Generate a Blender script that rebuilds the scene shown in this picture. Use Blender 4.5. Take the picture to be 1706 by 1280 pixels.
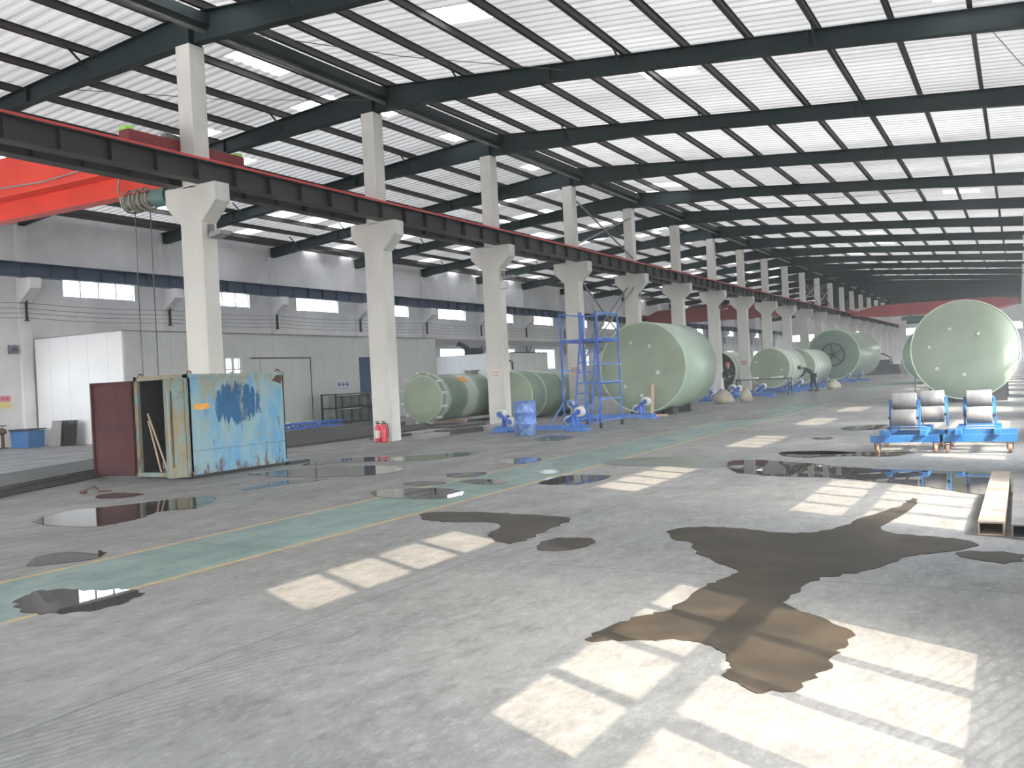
import bpy, math, random
from mathutils import Vector, Matrix
random.seed(7)
PI = math.pi
scene = bpy.context.scene
for o in list(bpy.data.objects):
    bpy.data.objects.remove(o)
C = scene.collection

# ------------------------------------------------------------------ camera
YAW, PITCH, ROLL, CAMH, FPX = 0.5028, -0.0059, -0.0494, 1.4592, 1541.48
cy, sy, cp, sp = math.cos(YAW), math.sin(YAW), math.cos(PITCH), math.sin(PITCH)
fw = Vector((-sy*cp, cy*cp, sp)); rt = Vector((cy, sy, 0)); up = rt.cross(fw)
r2 = rt*math.cos(ROLL) + up*math.sin(ROLL)
u2 = -rt*math.sin(ROLL) + up*math.cos(ROLL)
camd = bpy.data.cameras.new('camera'); cam = bpy.data.objects.new('camera', camd); C.objects.link(cam)
m = Matrix((r2, u2, -fw)).transposed().to_4x4(); m.translation = Vector((0, 0, CAMH))
cam.matrix_world = m
camd.sensor_width = 36; camd.lens = FPX/1706*36; camd.clip_end = 1000; camd.clip_start = 0.05
scene.camera = cam
# ------------------------------------------------------------------ light
scene.view_settings.view_transform = 'Standard'; scene.view_settings.look = 'None'
scene.view_settings.gamma = 1; scene.view_settings.use_curve_mapping = False
scene.view_settings.exposure = 1.35
w = bpy.data.worlds.new('sky'); scene.world = w; w.use_nodes = True
nt = w.node_tree; nt.nodes.clear()
sky = nt.nodes.new('ShaderNodeTexSky'); sky.sky_type = 'NISHITA'; sky.sun_disc = False
sky.sun_elevation = math.radians(41); sky.sun_rotation = math.radians(120); sky.dust_density = 3; sky.air_density = 1.2
hs = nt.nodes.new('ShaderNodeHueSaturation'); hs.inputs['Saturation'].default_value = 0.5
bg = nt.nodes.new('ShaderNodeBackground'); bg.inputs[1].default_value = 1.6
ow = nt.nodes.new('ShaderNodeOutputWorld')
nt.links.new(sky.outputs[0], hs.inputs['Color']); nt.links.new(hs.outputs[0], bg.inputs[0]); nt.links.new(bg.outputs[0], ow.inputs[0])
sund = bpy.data.lights.new('sun', 'SUN'); sun = bpy.data.objects.new('sun', sund); C.objects.link(sun)
sund.energy = 6.0; sund.angle = math.radians(0.4); sund.color = (1.0, 0.81, 0.60)
sun.rotation_euler = Vector((-1, 0.555, -0.98)).to_track_quat('-Z', 'Y').to_euler()
sun.location = (20, -10, 30)

# ------------------------------------------------------------------ materials
def mat(name, col, rough=0.6, metal=0.0, col2=None, scale=4.0, detail=6, lo=0.35, hi=0.65, bump=0.0, bscale=None,
        coat=0.0, spec=0.5, stretch=(1, 1, 1), coatr=0.05):
    mt = bpy.data.materials.new(name); mt.use_nodes = True
    n = mt.node_tree.nodes; l = mt.node_tree.links; b = n['Principled BSDF']
    b.inputs['Base Color'].default_value = (*col, 1); b.inputs['Roughness'].default_value = rough
    b.inputs['Metallic'].default_value = metal; b.inputs['Specular IOR Level'].default_value = spec
    if coat: b.inputs['Coat Weight'].default_value = coat; b.inputs['Coat Roughness'].default_value = coatr
    if col2 or bump:
        tc = n.new('ShaderNodeTexCoord'); mp = n.new('ShaderNodeMapping'); mp.inputs['Scale'].default_value = stretch
        l.new(tc.outputs['Object'], mp.inputs[0])
    if col2:
        no = n.new('ShaderNodeTexNoise'); no.inputs['Scale'].default_value = scale; no.inputs['Detail'].default_value = detail
        no.inputs['Roughness'].default_value = 0.62
        l.new(mp.outputs[0], no.inputs['Vector'])
        cr = n.new('ShaderNodeValToRGB'); cr.color_ramp.elements[0].position = lo; cr.color_ramp.elements[1].position = hi
        cr.color_ramp.elements[0].color = (*col, 1); cr.color_ramp.elements[1].color = (*col2, 1)
        l.new(no.outputs[0], cr.inputs[0]); l.new(cr.outputs[0], b.inputs['Base Color'])
    if bump:
        nb = n.new('ShaderNodeTexNoise'); nb.inputs['Scale'].default_value = bscale or scale*4; nb.inputs['Detail'].default_value = 4
        l.new(mp.outputs[0], nb.inputs['Vector'])
        bp = n.new('ShaderNodeBump'); bp.inputs['Strength'].default_value = bump; bp.inputs['Distance'].default_value = 0.02
        l.new(nb.outputs[0], bp.inputs['Height']); l.new(bp.outputs[0], b.inputs['Normal'])
    return mt

YB_OFF = 6.85
class NB:
    """small node helper for hand-made procedural materials"""
    def __init__(s, name):
        s.m = bpy.data.materials.new(name); s.m.use_nodes = True
        s.n = s.m.node_tree.nodes; s.l = s.m.node_tree.links; s.b = s.n['Principled BSDF']
        s.tc = s.n.new('ShaderNodeTexCoord').outputs['Object']
        g = s.n.new('ShaderNodeSeparateXYZ'); s.l.new(s.tc, g.inputs[0]); s.x, s.y, s.z = g.outputs
    def put(s, sock, v):
        if isinstance(v, (int, float, tuple)): sock.default_value = v
        else: s.l.new(v, sock)
    def math(s, op, a, b=0.0, c=0.0):
        k = s.n.new('ShaderNodeMath'); k.operation = op
        s.put(k.inputs[0], a); s.put(k.inputs[1], b); s.put(k.inputs[2], c); return k.outputs[0]
    def noise(s, scale, detail=5, rough=0.6, stretch=(1, 1, 1), off=(0, 0, 0)):
        mp = s.n.new('ShaderNodeMapping'); mp.inputs['Scale'].default_value = stretch; mp.inputs['Location'].default_value = off
        s.l.new(s.tc, mp.inputs[0])
        k = s.n.new('ShaderNodeTexNoise'); k.inputs['Scale'].default_value = scale; k.inputs['Detail'].default_value = detail
        k.inputs['Roughness'].default_value = rough; s.l.new(mp.outputs[0], k.inputs['Vector']); return k.outputs[0]
    def ramp(s, v, lo, hi):
        k = s.n.new('ShaderNodeMapRange'); k.interpolation_type = 'SMOOTHSTEP'
        s.put(k.inputs[0], v); k.inputs[1].default_value = lo; k.inputs[2].default_value = hi; return k.outputs[0]
    def mix(s, f, a, b):
        k = s.n.new('ShaderNodeMix'); k.data_type = 'RGBA'
        s.put(k.inputs[0], f)
        s.put(k.inputs[6], (*a, 1) if isinstance(a, tuple) else a); s.put(k.inputs[7], (*b, 1) if isinstance(b, tuple) else b)
        return k.outputs[2]
    def bump(s, h, st=0.3, d=0.02):
        k = s.n.new('ShaderNodeBump'); k.inputs['Strength'].default_value = st; k.inputs['Distance'].default_value = d
        s.l.new(h, k.inputs['Height']); s.l.new(k.outputs[0], s.b.inputs['Normal'])
    def near(s, v, c, hw, soft):
        """1 where |v-c|<hw"""
        d = s.math('ABSOLUTE', s.math('SUBTRACT', v, c)); return s.math('SUBTRACT', 1.0, s.ramp(d, hw-soft, hw+soft))

M = {}
M['concrete_white'] = mat('whitewashed_concrete', (.70, .70, .68), .85, col2=(.56, .56, .54), scale=1.3, lo=.4, hi=.75, bump=.25, bscale=25, stretch=(1, 1, .35))
M['wall'] = mat('rendered_wall', (.60, .605, .63), .9, col2=(.82, .825, .85), scale=.45, lo=.33, hi=.66, bump=.3, bscale=9)
M['steel_dark'] = mat('dark_painted_steel', (.022, .033, .034), .55, col2=(.032, .043, .044), scale=1.5, spec=.15)
M['steel_rafter'] = mat('rafter_paint', (.020, .032, .034), .55, col2=(.030, .043, .046), scale=.8, spec=.15)
M['purlin'] = mat('purlin_steel', (.075, .07, .066), .6, metal=.2, col2=(.04, .04, .042), scale=1.2, stretch=(1, .3, 1))
M['beam_dark'] = mat('runway_beam_paint', (.045, .043, .043), .55, col2=(.03, .03, .032), scale=2.0)
M['beam_blue'] = mat('wall_beam_paint', (.05, .075, .13), .55)
M['red_rail'] = mat('red_rail_paint', (.62, .07, .07), .5)
M['crane_red'] = mat('crane_red_paint', (.85, .07, .04), .42, col2=(.72, .055, .035), scale=.8)
M['crane_dull'] = mat('faded_crane_red', (.50, .075, .09), .5, col2=(.36, .06, .07), scale=.6)
M['crane_red_dark'] = mat('dull_red_paint', (.22, .03, .035), .5)
M['grey_metal'] = mat('grey_metal', (.30, .31, .31), .45, metal=.5, col2=(.2, .2, .2), scale=5)
M['dark_metal'] = mat('dark_metal', (.045, .045, .05), .5, metal=.4)
M['hoist_green'] = mat('hoist_green', (.10, .2, .18), .5)
M['glass'] = None
M['white_frame'] = mat('white_window_frame', (.72, .74, .76), .4)
M['rope'] = mat('steel_rope', (.12, .12, .12), .6)
M['rope_pale'] = mat('pale_rope', (.35, .36, .3), .8)
M['blue'] = mat('blue_paint', (.03, .11, .50), .42, col2=(.06, .17, .56), scale=6)
M['blue_light'] = mat('worn_pale_blue_paint', (.12, .27, .62), .45, col2=(.05, .16, .52), scale=5)
M['cart_blue'] = mat('cart_blue_paint', (.02, .13, .36), .4, col2=(.07, .26, .45), scale=6, lo=.5, hi=.8)
M['white_rubber'] = mat('white_roller_rubber', (.72, .71, .68), .55, col2=(.6, .59, .56), scale=12)
M['grey_roller'] = mat('grey_roller', (.22, .21, .21), .5, col2=(.16, .155, .155), scale=3, stretch=(8, 1, 1))
M['caster'] = mat('brown_caster_wheel', (.35, .2, .13), .6)
M['red_ext'] = mat('extinguisher_red', (.75, .03, .06), .3, coat=.5)
M['black'] = mat('black_rubber', (.015, .015, .017), .55)
M['white_paper'] = mat('white_label', (.75, .75, .75), .6)
M['rust'] = mat('rust', (.12, .045, .03), .8, col2=(.07, .035, .03), scale=6, bump=.3)
M['steel_stock'] = mat('dull_steel_stock', (.10, .095, .09), .55, metal=.3, col2=(.05, .048, .047), scale=3, stretch=(4, .4, 4))
M['steel_tube'] = mat('rusty_square_tube', (.42, .34, .28), .6, metal=.1, col2=(.30, .22, .17), scale=5, bump=.15)
M['steel_tube_grey'] = mat('grey_square_tube', (.22, .21, .20), .55, metal=.2, col2=(.14, .13, .13), scale=5, bump=.15)
M['bag'] = mat('woven_sack', (.50, .46, .36), .9, col2=(.36, .33, .26), scale=9, bump=.5)
M['wood'] = mat('bare_timber', (.62, .44, .34), .7, col2=(.5, .34, .26), scale=6, stretch=(1, 1, .2))
M['cloth_navy'] = mat('navy_workwear', (.025, .03, .045), .9)
M['cloth_teal'] = mat('dark_teal_workwear', (.03, .05, .06), .9)
M['skin'] = mat('skin', (.45, .27, .19), .6)
M['helmet_red'] = mat('red_helmet', (.55, .07, .09), .35)
M['lavender'] = mat('pale_lavender_paint', (.42, .42, .62), .5)
M['drum_blue'] = mat('worn_blue_drum', (.10, .20, .55), .5, col2=(.30, .42, .68), scale=7, lo=.45, hi=.62, bump=.2)
M['grey_green_drum'] = mat('grey_green_drum', (.16, .20, .19), .45)
M['dark_blue_sheet'] = mat('dark_blue_door', (.06, .09, .19), .5)
M['poster_pink'] = mat('poster_pink', (.65, .25, .40), .7); M['poster_yellow'] = mat('poster_yellow', (.72, .62, .25), .7)
M['sign_white'] = mat('sign_white', (.72, .75, .8), .5); M['sign_blue'] = mat('sign_blue', (.05, .15, .5), .5)
M['sign_red'] = mat('sign_red', (.55, .10, .08), .6); M['sign_pink'] = mat('faded_red_ink', (.70, .42, .42), .7)
M['orange'] = mat('orange_paint', (.85, .42, .06), .6, col2=(.7, .3, .04), scale=20)
M['lime'] = mat('lime_plastic', (.35, .8, .12), .5)
M['green_hose'] = mat('dull_green_hose', (.06, .10, .06), .5)
M['soil'] = mat('ground_outside', (.42, .40, .36), .9)
M['leaf'] = mat('pale_foliage', (.22, .30, .12), .8, col2=(.30, .36, .16), scale=2)
M['pvc_grey'] = mat('grey_sheeting', (.30, .30, .31), .6)

def m_glass():
    mt = bpy.data.materials.new('window_glass'); mt.use_nodes = True; n = mt.node_tree.nodes; l = mt.node_tree.links
    n.remove(n['Principled BSDF']); t = n.new('ShaderNodeBsdfTransparent'); t.inputs[0].default_value = (.93, .96, .98, 1)
    g = n.new('ShaderNodeBsdfGlossy'); g.inputs['Roughness'].default_value = .02
    x = n.new('ShaderNodeMixShader'); x.inputs[0].default_value = .06
    l.new(t.outputs[0], x.inputs[1]); l.new(g.outputs[0], x.inputs[2])
    l.new(x.outputs[0], n['Material Output'].inputs[0]); return mt
M['glass'] = m_glass()

def m_roof(name, tr, dif, light_ribs=True):
    s = NB(name); n, l = s.n, s.l
    fine = s.noise(.25, 3, .6, (.15, 1.0, 1)); panel = s.noise(.55, 1, .5, (.22, 1.0, 1), (3, 7, 0))
    v = s.math('ADD', s.ramp(fine, .3, .7), s.ramp(panel, .25, .75))
    f = s.math('MULTIPLY', v, .5)
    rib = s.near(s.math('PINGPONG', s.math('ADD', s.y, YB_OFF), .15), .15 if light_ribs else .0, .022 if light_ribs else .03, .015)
    seam = s.near(s.math('PINGPONG', s.y, .45), 0.0, .012, .008)
    t = n.new('ShaderNodeBsdfTranslucent'); d = n.new('ShaderNodeBsdfDiffuse')
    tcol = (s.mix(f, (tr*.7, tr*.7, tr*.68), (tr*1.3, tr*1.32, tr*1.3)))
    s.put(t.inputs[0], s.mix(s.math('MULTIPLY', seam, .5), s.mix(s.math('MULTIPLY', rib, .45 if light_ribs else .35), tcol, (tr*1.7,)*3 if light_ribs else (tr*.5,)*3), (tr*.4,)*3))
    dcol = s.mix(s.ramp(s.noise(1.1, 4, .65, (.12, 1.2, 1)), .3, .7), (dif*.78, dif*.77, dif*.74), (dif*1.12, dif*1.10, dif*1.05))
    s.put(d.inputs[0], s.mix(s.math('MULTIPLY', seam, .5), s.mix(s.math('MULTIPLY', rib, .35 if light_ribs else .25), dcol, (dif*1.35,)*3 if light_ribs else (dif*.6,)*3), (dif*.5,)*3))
    a = n.new('ShaderNodeAddShader'); l.new(t.outputs[0], a.inputs[0]); l.new(d.outputs[0], a.inputs[1])
    l.new(a.outputs[0], n['Material Output'].inputs[0]); n.remove(s.b); return s.m
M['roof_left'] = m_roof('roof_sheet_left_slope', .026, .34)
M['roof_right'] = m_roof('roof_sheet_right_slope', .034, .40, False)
M['skylight'] = m_roof('clear_roof_panel', .22, .3)

def m_floor():
    s = NB('worn_concrete_floor')
    big = s.noise(.22, 5, .6); mid = s.noise(1.3, 6, .7, (1, .55, 1)); fine = s.noise(22, 7, .8, (1, .5, 1)); vf = s.noise(60, 4, .7)
    c = s.mix(s.ramp(big, .3, .7), (.175, .170, .162), (.245, .239, .230))
    c = s.mix(s.math('MULTIPLY', s.ramp(mid, .42, .70), .65), c, (.155, .152, .148))
    c = s.mix(s.math('MULTIPLY', s.ramp(fine, .5, .68), .4), c, (.42, .41, .39))
    c = s.mix(s.math('MULTIPLY', s.ramp(fine, .46, .30), .5), c, (.09, .09, .087))
    mott = s.noise(6.5, 6, .8, (1, .45, 1), (3, 5, 0))
    c = s.mix(s.math('MULTIPLY', s.ramp(mott, .5, .36), .45), c, (.10, .098, .095))
    c = s.mix(s.math('MULTIPLY', s.ramp(mott, .52, .66), .35), c, (.38, .372, .36))
    # tyre tracks running along the hall
    wv = s.n.new('ShaderNodeTexWave'); wv.inputs['Scale'].default_value = 5; wv.inputs['Distortion'].default_value = 4; wv.inputs['Detail'].default_value = 3
    mp = s.n.new('ShaderNodeMapping'); mp.inputs['Rotation'].default_value = (0, 0, .35); s.l.new(s.tc, mp.inputs[0]); s.l.new(mp.outputs[0], wv.inputs['Vector'])
    tr = s.math('MULTIPLY', s.ramp(wv.outputs['Fac'], .55, .95), s.ramp(s.noise(.5, 2, .5, (1, .3, 1), (4, 2, 0)), .5, .62))
    c = s.mix(s.math('MULTIPLY', tr, .6), c, (.15, .145, .14))
    # painted green walkway with yellow borders
    worn = s.ramp(s.noise(9, 5, .75, (1, .35, 1)), .34, .60)
    g = s.math('MULTIPLY', s.near(s.x, -6.68, .66, .03), s.math('ADD', .5, s.math('MULTIPLY', worn, .45)))
    gc = s.mix(s.ramp(s.noise(2.2, 5, .7, (1, .4, 1)), .35, .65), (.125, .195, .178), (.19, .275, .25))
    gc = s.mix(s.math('MULTIPLY', s.ramp(s.noise(6, 5, .8, (1, 1.8, 1), (2, 0, 0)), .53, .68), .75), gc, (.06, .10, .093))
    c = s.mix(g, c, gc)
    yl = s.math('MAXIMUM', s.near(s.x, -7.36, .035, .012), s.near(s.x, -6.0, .035, .012))
    yl = s.math('MULTIPLY', yl, s.math('ADD', .35, s.math('MULTIPLY', s.ramp(s.noise(5, 5, .8), .35, .6), .5)))
    c = s.mix(yl, c, (.52, .33, .11))
    # joints
    jy = s.math('PINGPONG', s.math('ADD', s.y, 5.6), 6.0); jx = s.math('PINGPONG', s.math('ADD', s.x, 3.95), 4.2)
    j = s.math('MAXIMUM', s.near(jy, 0.0, .012, .006), s.near(jx, 0.0, .010, .006))
    c = s.mix(s.math('MULTIPLY', j, .75), c, (.12, .12, .12))
    cd = s.near(s.noise(.9, 2, .5, (1, .6, 1), (9, 1, 0)), .5, .0035, .003)
    c = s.mix(s.math('MULTIPLY', cd, .15), c, (.16, .16, .16))
    s.put(s.b.inputs['Base Color'], c)
    s.put(s.b.inputs['Roughness'], s.math('ADD', .48, s.math('MULTIPLY', s.ramp(mid, .3, .7), .3)))
    s.b.inputs['Specular IOR Level'].default_value = .35
    s.bump(s.math('ADD', fine, s.math('MULTIPLY', vf, .4)), .35, .012)
    return s.m
M['floor'] = m_floor()

def m_puddle():
    s = NB('standing_water')
    c = s.mix(s.ramp(s.noise(2.0, 5, .6), .35, .7), (.04, .037, .033), (.07, .062, .053))
    s.put(s.b.inputs['Base Color'], c); s.b.inputs['Roughness'].default_value = .6
    s.b.inputs['Coat Weight'].default_value = 1; s.b.inputs['Coat Roughness'].default_value = .012; s.b.inputs['Coat IOR'].default_value = 1.22; s.b.inputs['Specular IOR Level'].default_value = 0
    return s.m
M['water'] = m_puddle()
def m_wet():
    s = NB('wet_concrete')
    c = s.mix(s.ramp(s.noise(1.6, 6, .7), .35, .7), (.030, .025, .019), (.060, .047, .034))
    s.put(s.b.inputs['Base Color'], c); s.b.inputs['Roughness'].default_value = .5; s.b.inputs['Specular IOR Level'].default_value = .08
    s.b.inputs['Coat Weight'].default_value = .12; s.b.inputs['Coat Roughness'].default_value = .06; s.b.inputs['Coat IOR'].default_value = 1.22
    return s.m
M['wet'] = m_wet()
def m_damp():
    s = NB('damp_concrete')
    c = s.mix(s.ramp(s.noise(1.6, 6, .7), .35, .7), (.09, .087, .083), (.16, .155, .148))
    s.put(s.b.inputs['Base Color'], c); s.b.inputs['Roughness'].default_value = .28
    s.b.inputs['Coat Weight'].default_value = .5; s.b.inputs['Coat Roughness'].default_value = .15
    return s.m
M['damp'] = m_damp()

def m_panel(name, a, b, axis, pitch=.1):
    s = NB(name); v = s.x if axis == 'x' else s.y
    st = s.math('PINGPONG', v, pitch/2); seam = s.math('PINGPONG', v, .48)
    c = s.mix(s.ramp(s.noise(.6, 4), .3, .7), a, b)
    c = s.mix(s.math('MULTIPLY', s.near(st, 0.0, pitch*.1, pitch*.05), .22), c, (.25, .26, .28))
    c = s.mix(s.math('MULTIPLY', s.near(seam, 0.0, .006, .004), .55), c, (.2, .2, .22))
    s.put(s.b.inputs['Base Color'], c); s.b.inputs['Roughness'].default_value = .45
    s.bump(st, .5, .1); return s.m
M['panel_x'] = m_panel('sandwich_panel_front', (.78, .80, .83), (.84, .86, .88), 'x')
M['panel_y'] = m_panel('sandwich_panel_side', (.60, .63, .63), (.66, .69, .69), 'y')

def m_container():
    s = NB('peeling_blue_paint')
    pale = s.mix(s.ramp(s.noise(2.5, 5, .65, (1, 1, .6)), .35, .65), (.12, .32, .52), (.27, .39, .42))
    # repainted dark blue smear
    dy = s.math('DIVIDE', s.math('SUBTRACT', s.y, 1.12), .62); dz = s.math('DIVIDE', s.math('SUBTRACT', s.z, 1.24), .40)
    r = s.math('ADD', s.math('MULTIPLY', dy, dy), s.math('MULTIPLY', dz, dz))
    r = s.math('ADD', r, s.math('MULTIPLY', s.math('SUBTRACT', s.noise(5, 5, .7, (1, 2.5, .45)), .5), 3.0))
    dark = s.math('SUBTRACT', 1.0, s.ramp(r, .78, .92))
    c = s.mix(dark, pale, (.025, .11, .24))
    up_ = s.ramp(s.z, 1.2, 1.7)
    chip = s.ramp(s.math('ADD', s.noise(5.5, 6, .75, (1, 1, .35), (5, 1, 2)), s.math('MULTIPLY', up_, .12)), .55, .66)
    c = s.mix(s.math('MULTIPLY', chip, .8), c, (.30, .28, .19))
    rz = s.math('ADD', s.noise(7, 6, .75, (1, 1, .22), (1, 4, 8)), s.math('MULTIPLY', s.ramp(s.z, .5, 0.0), .12))
    c = s.mix(s.math('MULTIPLY', s.ramp(rz, .59, .68), .9), c, (.13, .055, .032))
    c = s.mix(s.math('MULTIPLY', s.near(s.z, .44, .006, .004), .6), c, (.12, .08, .06))
    s.put(s.b.inputs['Base Color'], c); s.b.inputs['Roughness'].default_value = .6; s.b.inputs['Specular IOR Level'].default_value = .2; s.bump(s.noise(9, 5), .25, .01); return s.m
M['container'] = m_container()
def m_cdoor():
    s = NB('rust_stained_paint')
    c = s.mix(s.ramp(s.noise(3.5, 6, .7, (1, 1, .5), (2, 2, 2)), .38, .58), (.23, .33, .33), (.31, .25, .16))
    c = s.mix(s.math('MULTIPLY', s.ramp(s.noise(6, 6, .75, (1, 1, .4), (7, 1, 2)), .54, .66), .85), c, (.17, .09, .055))
    s.put(s.b.inputs['Base Color'], c); s.b.inputs['Roughness'].default_value = .7; s.b.inputs['Specular IOR Level'].default_value = .2; return s.m
M['cdoor'] = m_cdoor()
M['cbrown'] = mat('red_brown_primer', (.105, .034, .034), .7, col2=(.06, .026, .03), scale=3, bump=.2, spec=.12)
M['cinside'] = mat('dark_interior_steel', (.035, .03, .03), .7)

def m_tank(name, a, b, band=None, coat=.35, rough=.3):
    s = NB(name)
    c = s.mix(s.ramp(s.noise(1.1, 5, .65, (1, .5, 1)), .3, .7), a, b)
    if band:
        bb = s.ramp(s.math('SINE', s.math('ADD', s.math('MULTIPLY', s.y, band[1]), s.math('MULTIPLY', s.noise(1.2, 2), 2.0))), .1, .7)
        c = s.mix(s.math('MULTIPLY', bb, band[2]), c, band[0])
    s.put(s.b.inputs['Base Color'], c); s.b.inputs['Roughness'].default_value = rough
    s.b.inputs['Coat Weight'].default_value = coat; s.b.inputs['Coat Roughness'].default_value = .12
    return s.m
M['frp'] = m_tank('green_fibreglass_shell', (.33, .44, .36), (.42, .53, .44))
M['frp_end'] = m_tank('green_fibreglass_end', (.25, .31, .235), (.31, .375, .28), coat=.1, rough=.45)
M['frp_pale'] = m_tank('pale_banded_fibreglass', (.42, .50, .43), (.5, .58, .5), ((.66, .72, .66), 5.5, .7))
M['frp_streak'] = m_tank('streaked_dark_fibreglass', (.13, .19, .155), (.22, .29, .24), ((.46, .52, .48), 3.4, .85))
M['frp_dark'] = m_tank('dark_green_fibreglass', (.17, .25, .20), (.22, .31, .25))
M['rim'] = m_tank('pale_green_rim', (.45, .56, .46), (.5, .62, .5))
M['frp_white'] = mat('pale_plastic', (.60, .64, .58), .5)

# ------------------------------------------------------------------ mesh helpers
class MB:
    def __init__(s): s.v = []; s.f = []; s.sm = []
    def add(s, vs, fs, smooth=False):
        o = len(s.v); s.v += [tuple(v) for v in vs]; s.f += [tuple(i+o for i in f) for f in fs]; s.sm += [smooth]*len(fs); return s
    def box(s, x0, x1, y0, y1, z0, z1, mtx=None):
        vs = [Vector((x, y, z)) for x in (x0, x1) for y in (y0, y1) for z in (z0, z1)]
        if mtx is not None: vs = [mtx @ v for v in vs]
        return s.add(vs, [(0, 1, 3, 2), (4, 6, 7, 5), (0, 4, 5, 1), (2, 3, 7, 6), (0, 2, 6, 4), (1, 5, 7, 3)])
    def bar(s, p, q, w, h=None, upv=(0, 0, 1)):
        """rectangular bar between two points"""
        p = Vector(p); q = Vector(q); d = (q-p).normalized(); h = h or w
        u = Vector(upv)
        if abs(d.dot(u)) > .98: u = Vector((0, 1, 0))
        a = d.cross(u).normalized()*w/2; b = a.cross(d).normalized()*h/2
        vs = [e+i*a+j*b for e in (p, q) for i, j in ((-1, -1), (1, -1), (1, 1), (-1, 1))]
        return s.add(vs, [(0, 3, 2, 1), (4, 5, 6, 7), (0, 1, 5, 4), (1, 2, 6, 5), (2, 3, 7, 6), (3, 0, 4, 7)])
    def cyl(s, p, q, r, n=16, r1=None, cap=True):
        p = Vector(p); q = Vector(q); d = (q-p).normalized(); r1 = r if r1 is None else r1
        u = Vector((0, 0, 1)) if abs(d.z) < .9 else Vector((0, 1, 0))
        a = d.cross(u).normalized(); b = a.cross(d)
        vs = [p+(a*math.cos(t*2*PI/n)+b*math.sin(t*2*PI/n))*r for t in range(n)] + [q+(a*math.cos(t*2*PI/n)+b*math.sin(t*2*PI/n))*r1 for t in range(n)]
        s.add(vs, [(i, (i+1) % n, n+(i+1) % n, n+i) for i in range(n)], True)
        if cap: s.add(vs[:n], [tuple(range(n-1, -1, -1))]); s.add(vs[n:], [tuple(range(n))])
        return s
    def tube(s, pts, r, n=8):
        pts = [Vector(p) for p in pts]; rings = []
        for i, p in enumerate(pts):
            d = (pts[min(i+1, len(pts)-1)]-pts[max(i-1, 0)]).normalized()
            u = Vector((0, 0, 1)) if abs(d.z) < .9 else Vector((0, 1, 0))
            a = d.cross(u).normalized(); b = a.cross(d)
            rings += [p+(a*math.cos(t*2*PI/n)+b*math.sin(t*2*PI/n))*r for t in range(n)]
        fs = [(k*n+i, k*n+(i+1) % n, (k+1)*n+(i+1) % n, (k+1)*n+i) for k in range(len(pts)-1) for i in range(n)]
        s.add(rings, fs, True); s.add(rings[:n], [tuple(range(n-1, -1, -1))]); s.add(rings[-n:], [tuple(range(n))]); return s
    def lathe(s, prof, axis='z', n=32, o=(0, 0, 0), smooth=True):
        """prof: (radius, height) list; axis z or y or x"""
        vs = []
        for r, h in prof:
            for t in range(n):
                c, q = r*math.cos(2*PI*t/n), r*math.sin(2*PI*t/n)
                v = {'z': (c, q, h), 'y': (c, h, q), 'x': (h, c, q)}[axis]
                vs.append((v[0]+o[0], v[1]+o[1], v[2]+o[2]))
        fs = [(k*n+i, k*n+(i+1) % n, (k+1)*n+(i+1) % n, (k+1)*n+i) for k in range(len(prof)-1) for i in range(n)]
        s.add(vs, fs, smooth)
        if prof[0][0] > 1e-4: s.add(vs[:n], [tuple(range(n))])
        if prof[-1][0] > 1e-4: s.add(vs[-n:], [tuple(range(n))])
        return s
    def prism(s, poly, axis, a, b):
        """extrude 2D polygon along axis between a and b (poly coords = the other two axes in order)"""
        def P(u, v, h): return {'x': (h, u, v), 'y': (u, h, v), 'z': (u, v, h)}[axis]
        n = len(poly); vs = [P(u, v, a) for u, v in poly]+[P(u, v, b) for u, v in poly]
        return s.add(vs, [tuple(range(n-1, -1, -1)), tuple(range(n, 2*n))]+[(i, (i+1) % n, n+(i+1) % n, n+i) for i in range(n)])
    def tor(s, c, R, r, axis='y', n=32, k=8, a0=0, a1=2*PI):
        pts = []
        cl = abs(a1-a0-2*PI) < 1e-6
        for i in range(n+1):
            t = a0+(a1-a0)*i/n; q = (R*math.cos(t), R*math.sin(t))
            pts.append({'y': (c[0]+q[0], c[1], c[2]+q[1]), 'x': (c[0], c[1]+q[0], c[2]+q[1]), 'z': (c[0]+q[0], c[1]+q[1], c[2])}[axis])
        return s.tube(pts, r, k)
    def build(s, name, material, parent=None, loc=None, bevel=0, sub=0):
        me = bpy.data.meshes.new(name); me.from_pydata(s.v, [], s.f); me.update()
        me.polygons.foreach_set('use_smooth', s.sm)
        o = bpy.data.objects.new(name, me); C.objects.link(o)
        if material: me.materials.append(material)
        if parent is not None: o.parent = parent
        if loc: o.location = loc
        if bevel:
            b = o.modifiers.new('bevel', 'BEVEL'); b.width = bevel; b.segments = 2; b.limit_method = 'ANGLE'
        if sub:
            q = o.modifiers.new('sub', 'SUBSURF'); q.levels = sub; q.render_levels = sub
        return o
def tag(o, label=None, cat=None, group=None, kind=None):
    if label: o['label'] = label
    if cat: o['category'] = cat
    if group: o['group'] = group
    if kind: o['kind'] = kind
    return o
def thing(name, label, cat, loc=(0, 0, 0), rz=0, group=None):
    o = bpy.data.objects.new(name, None); C.objects.link(o); o.location = loc; o.rotation_euler = (0, 0, rz); o.empty_display_size = .2
    return tag(o, label, cat, group)
def struct(o): o['kind'] = 'structure'; return o
def kids(o): return [c for c in bpy.data.objects if c.parent == o]
def dup(o, loc=None, rz=None, label=None, parent=None):
    c = o.copy(); C.objects.link(c); c.parent = parent
    if loc is not None: c.location = loc
    if rz is not None: c.rotation_euler = (0, 0, rz)
    if label: c['label'] = label
    for k in kids(o): dup(k, parent=c)
    return c
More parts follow.
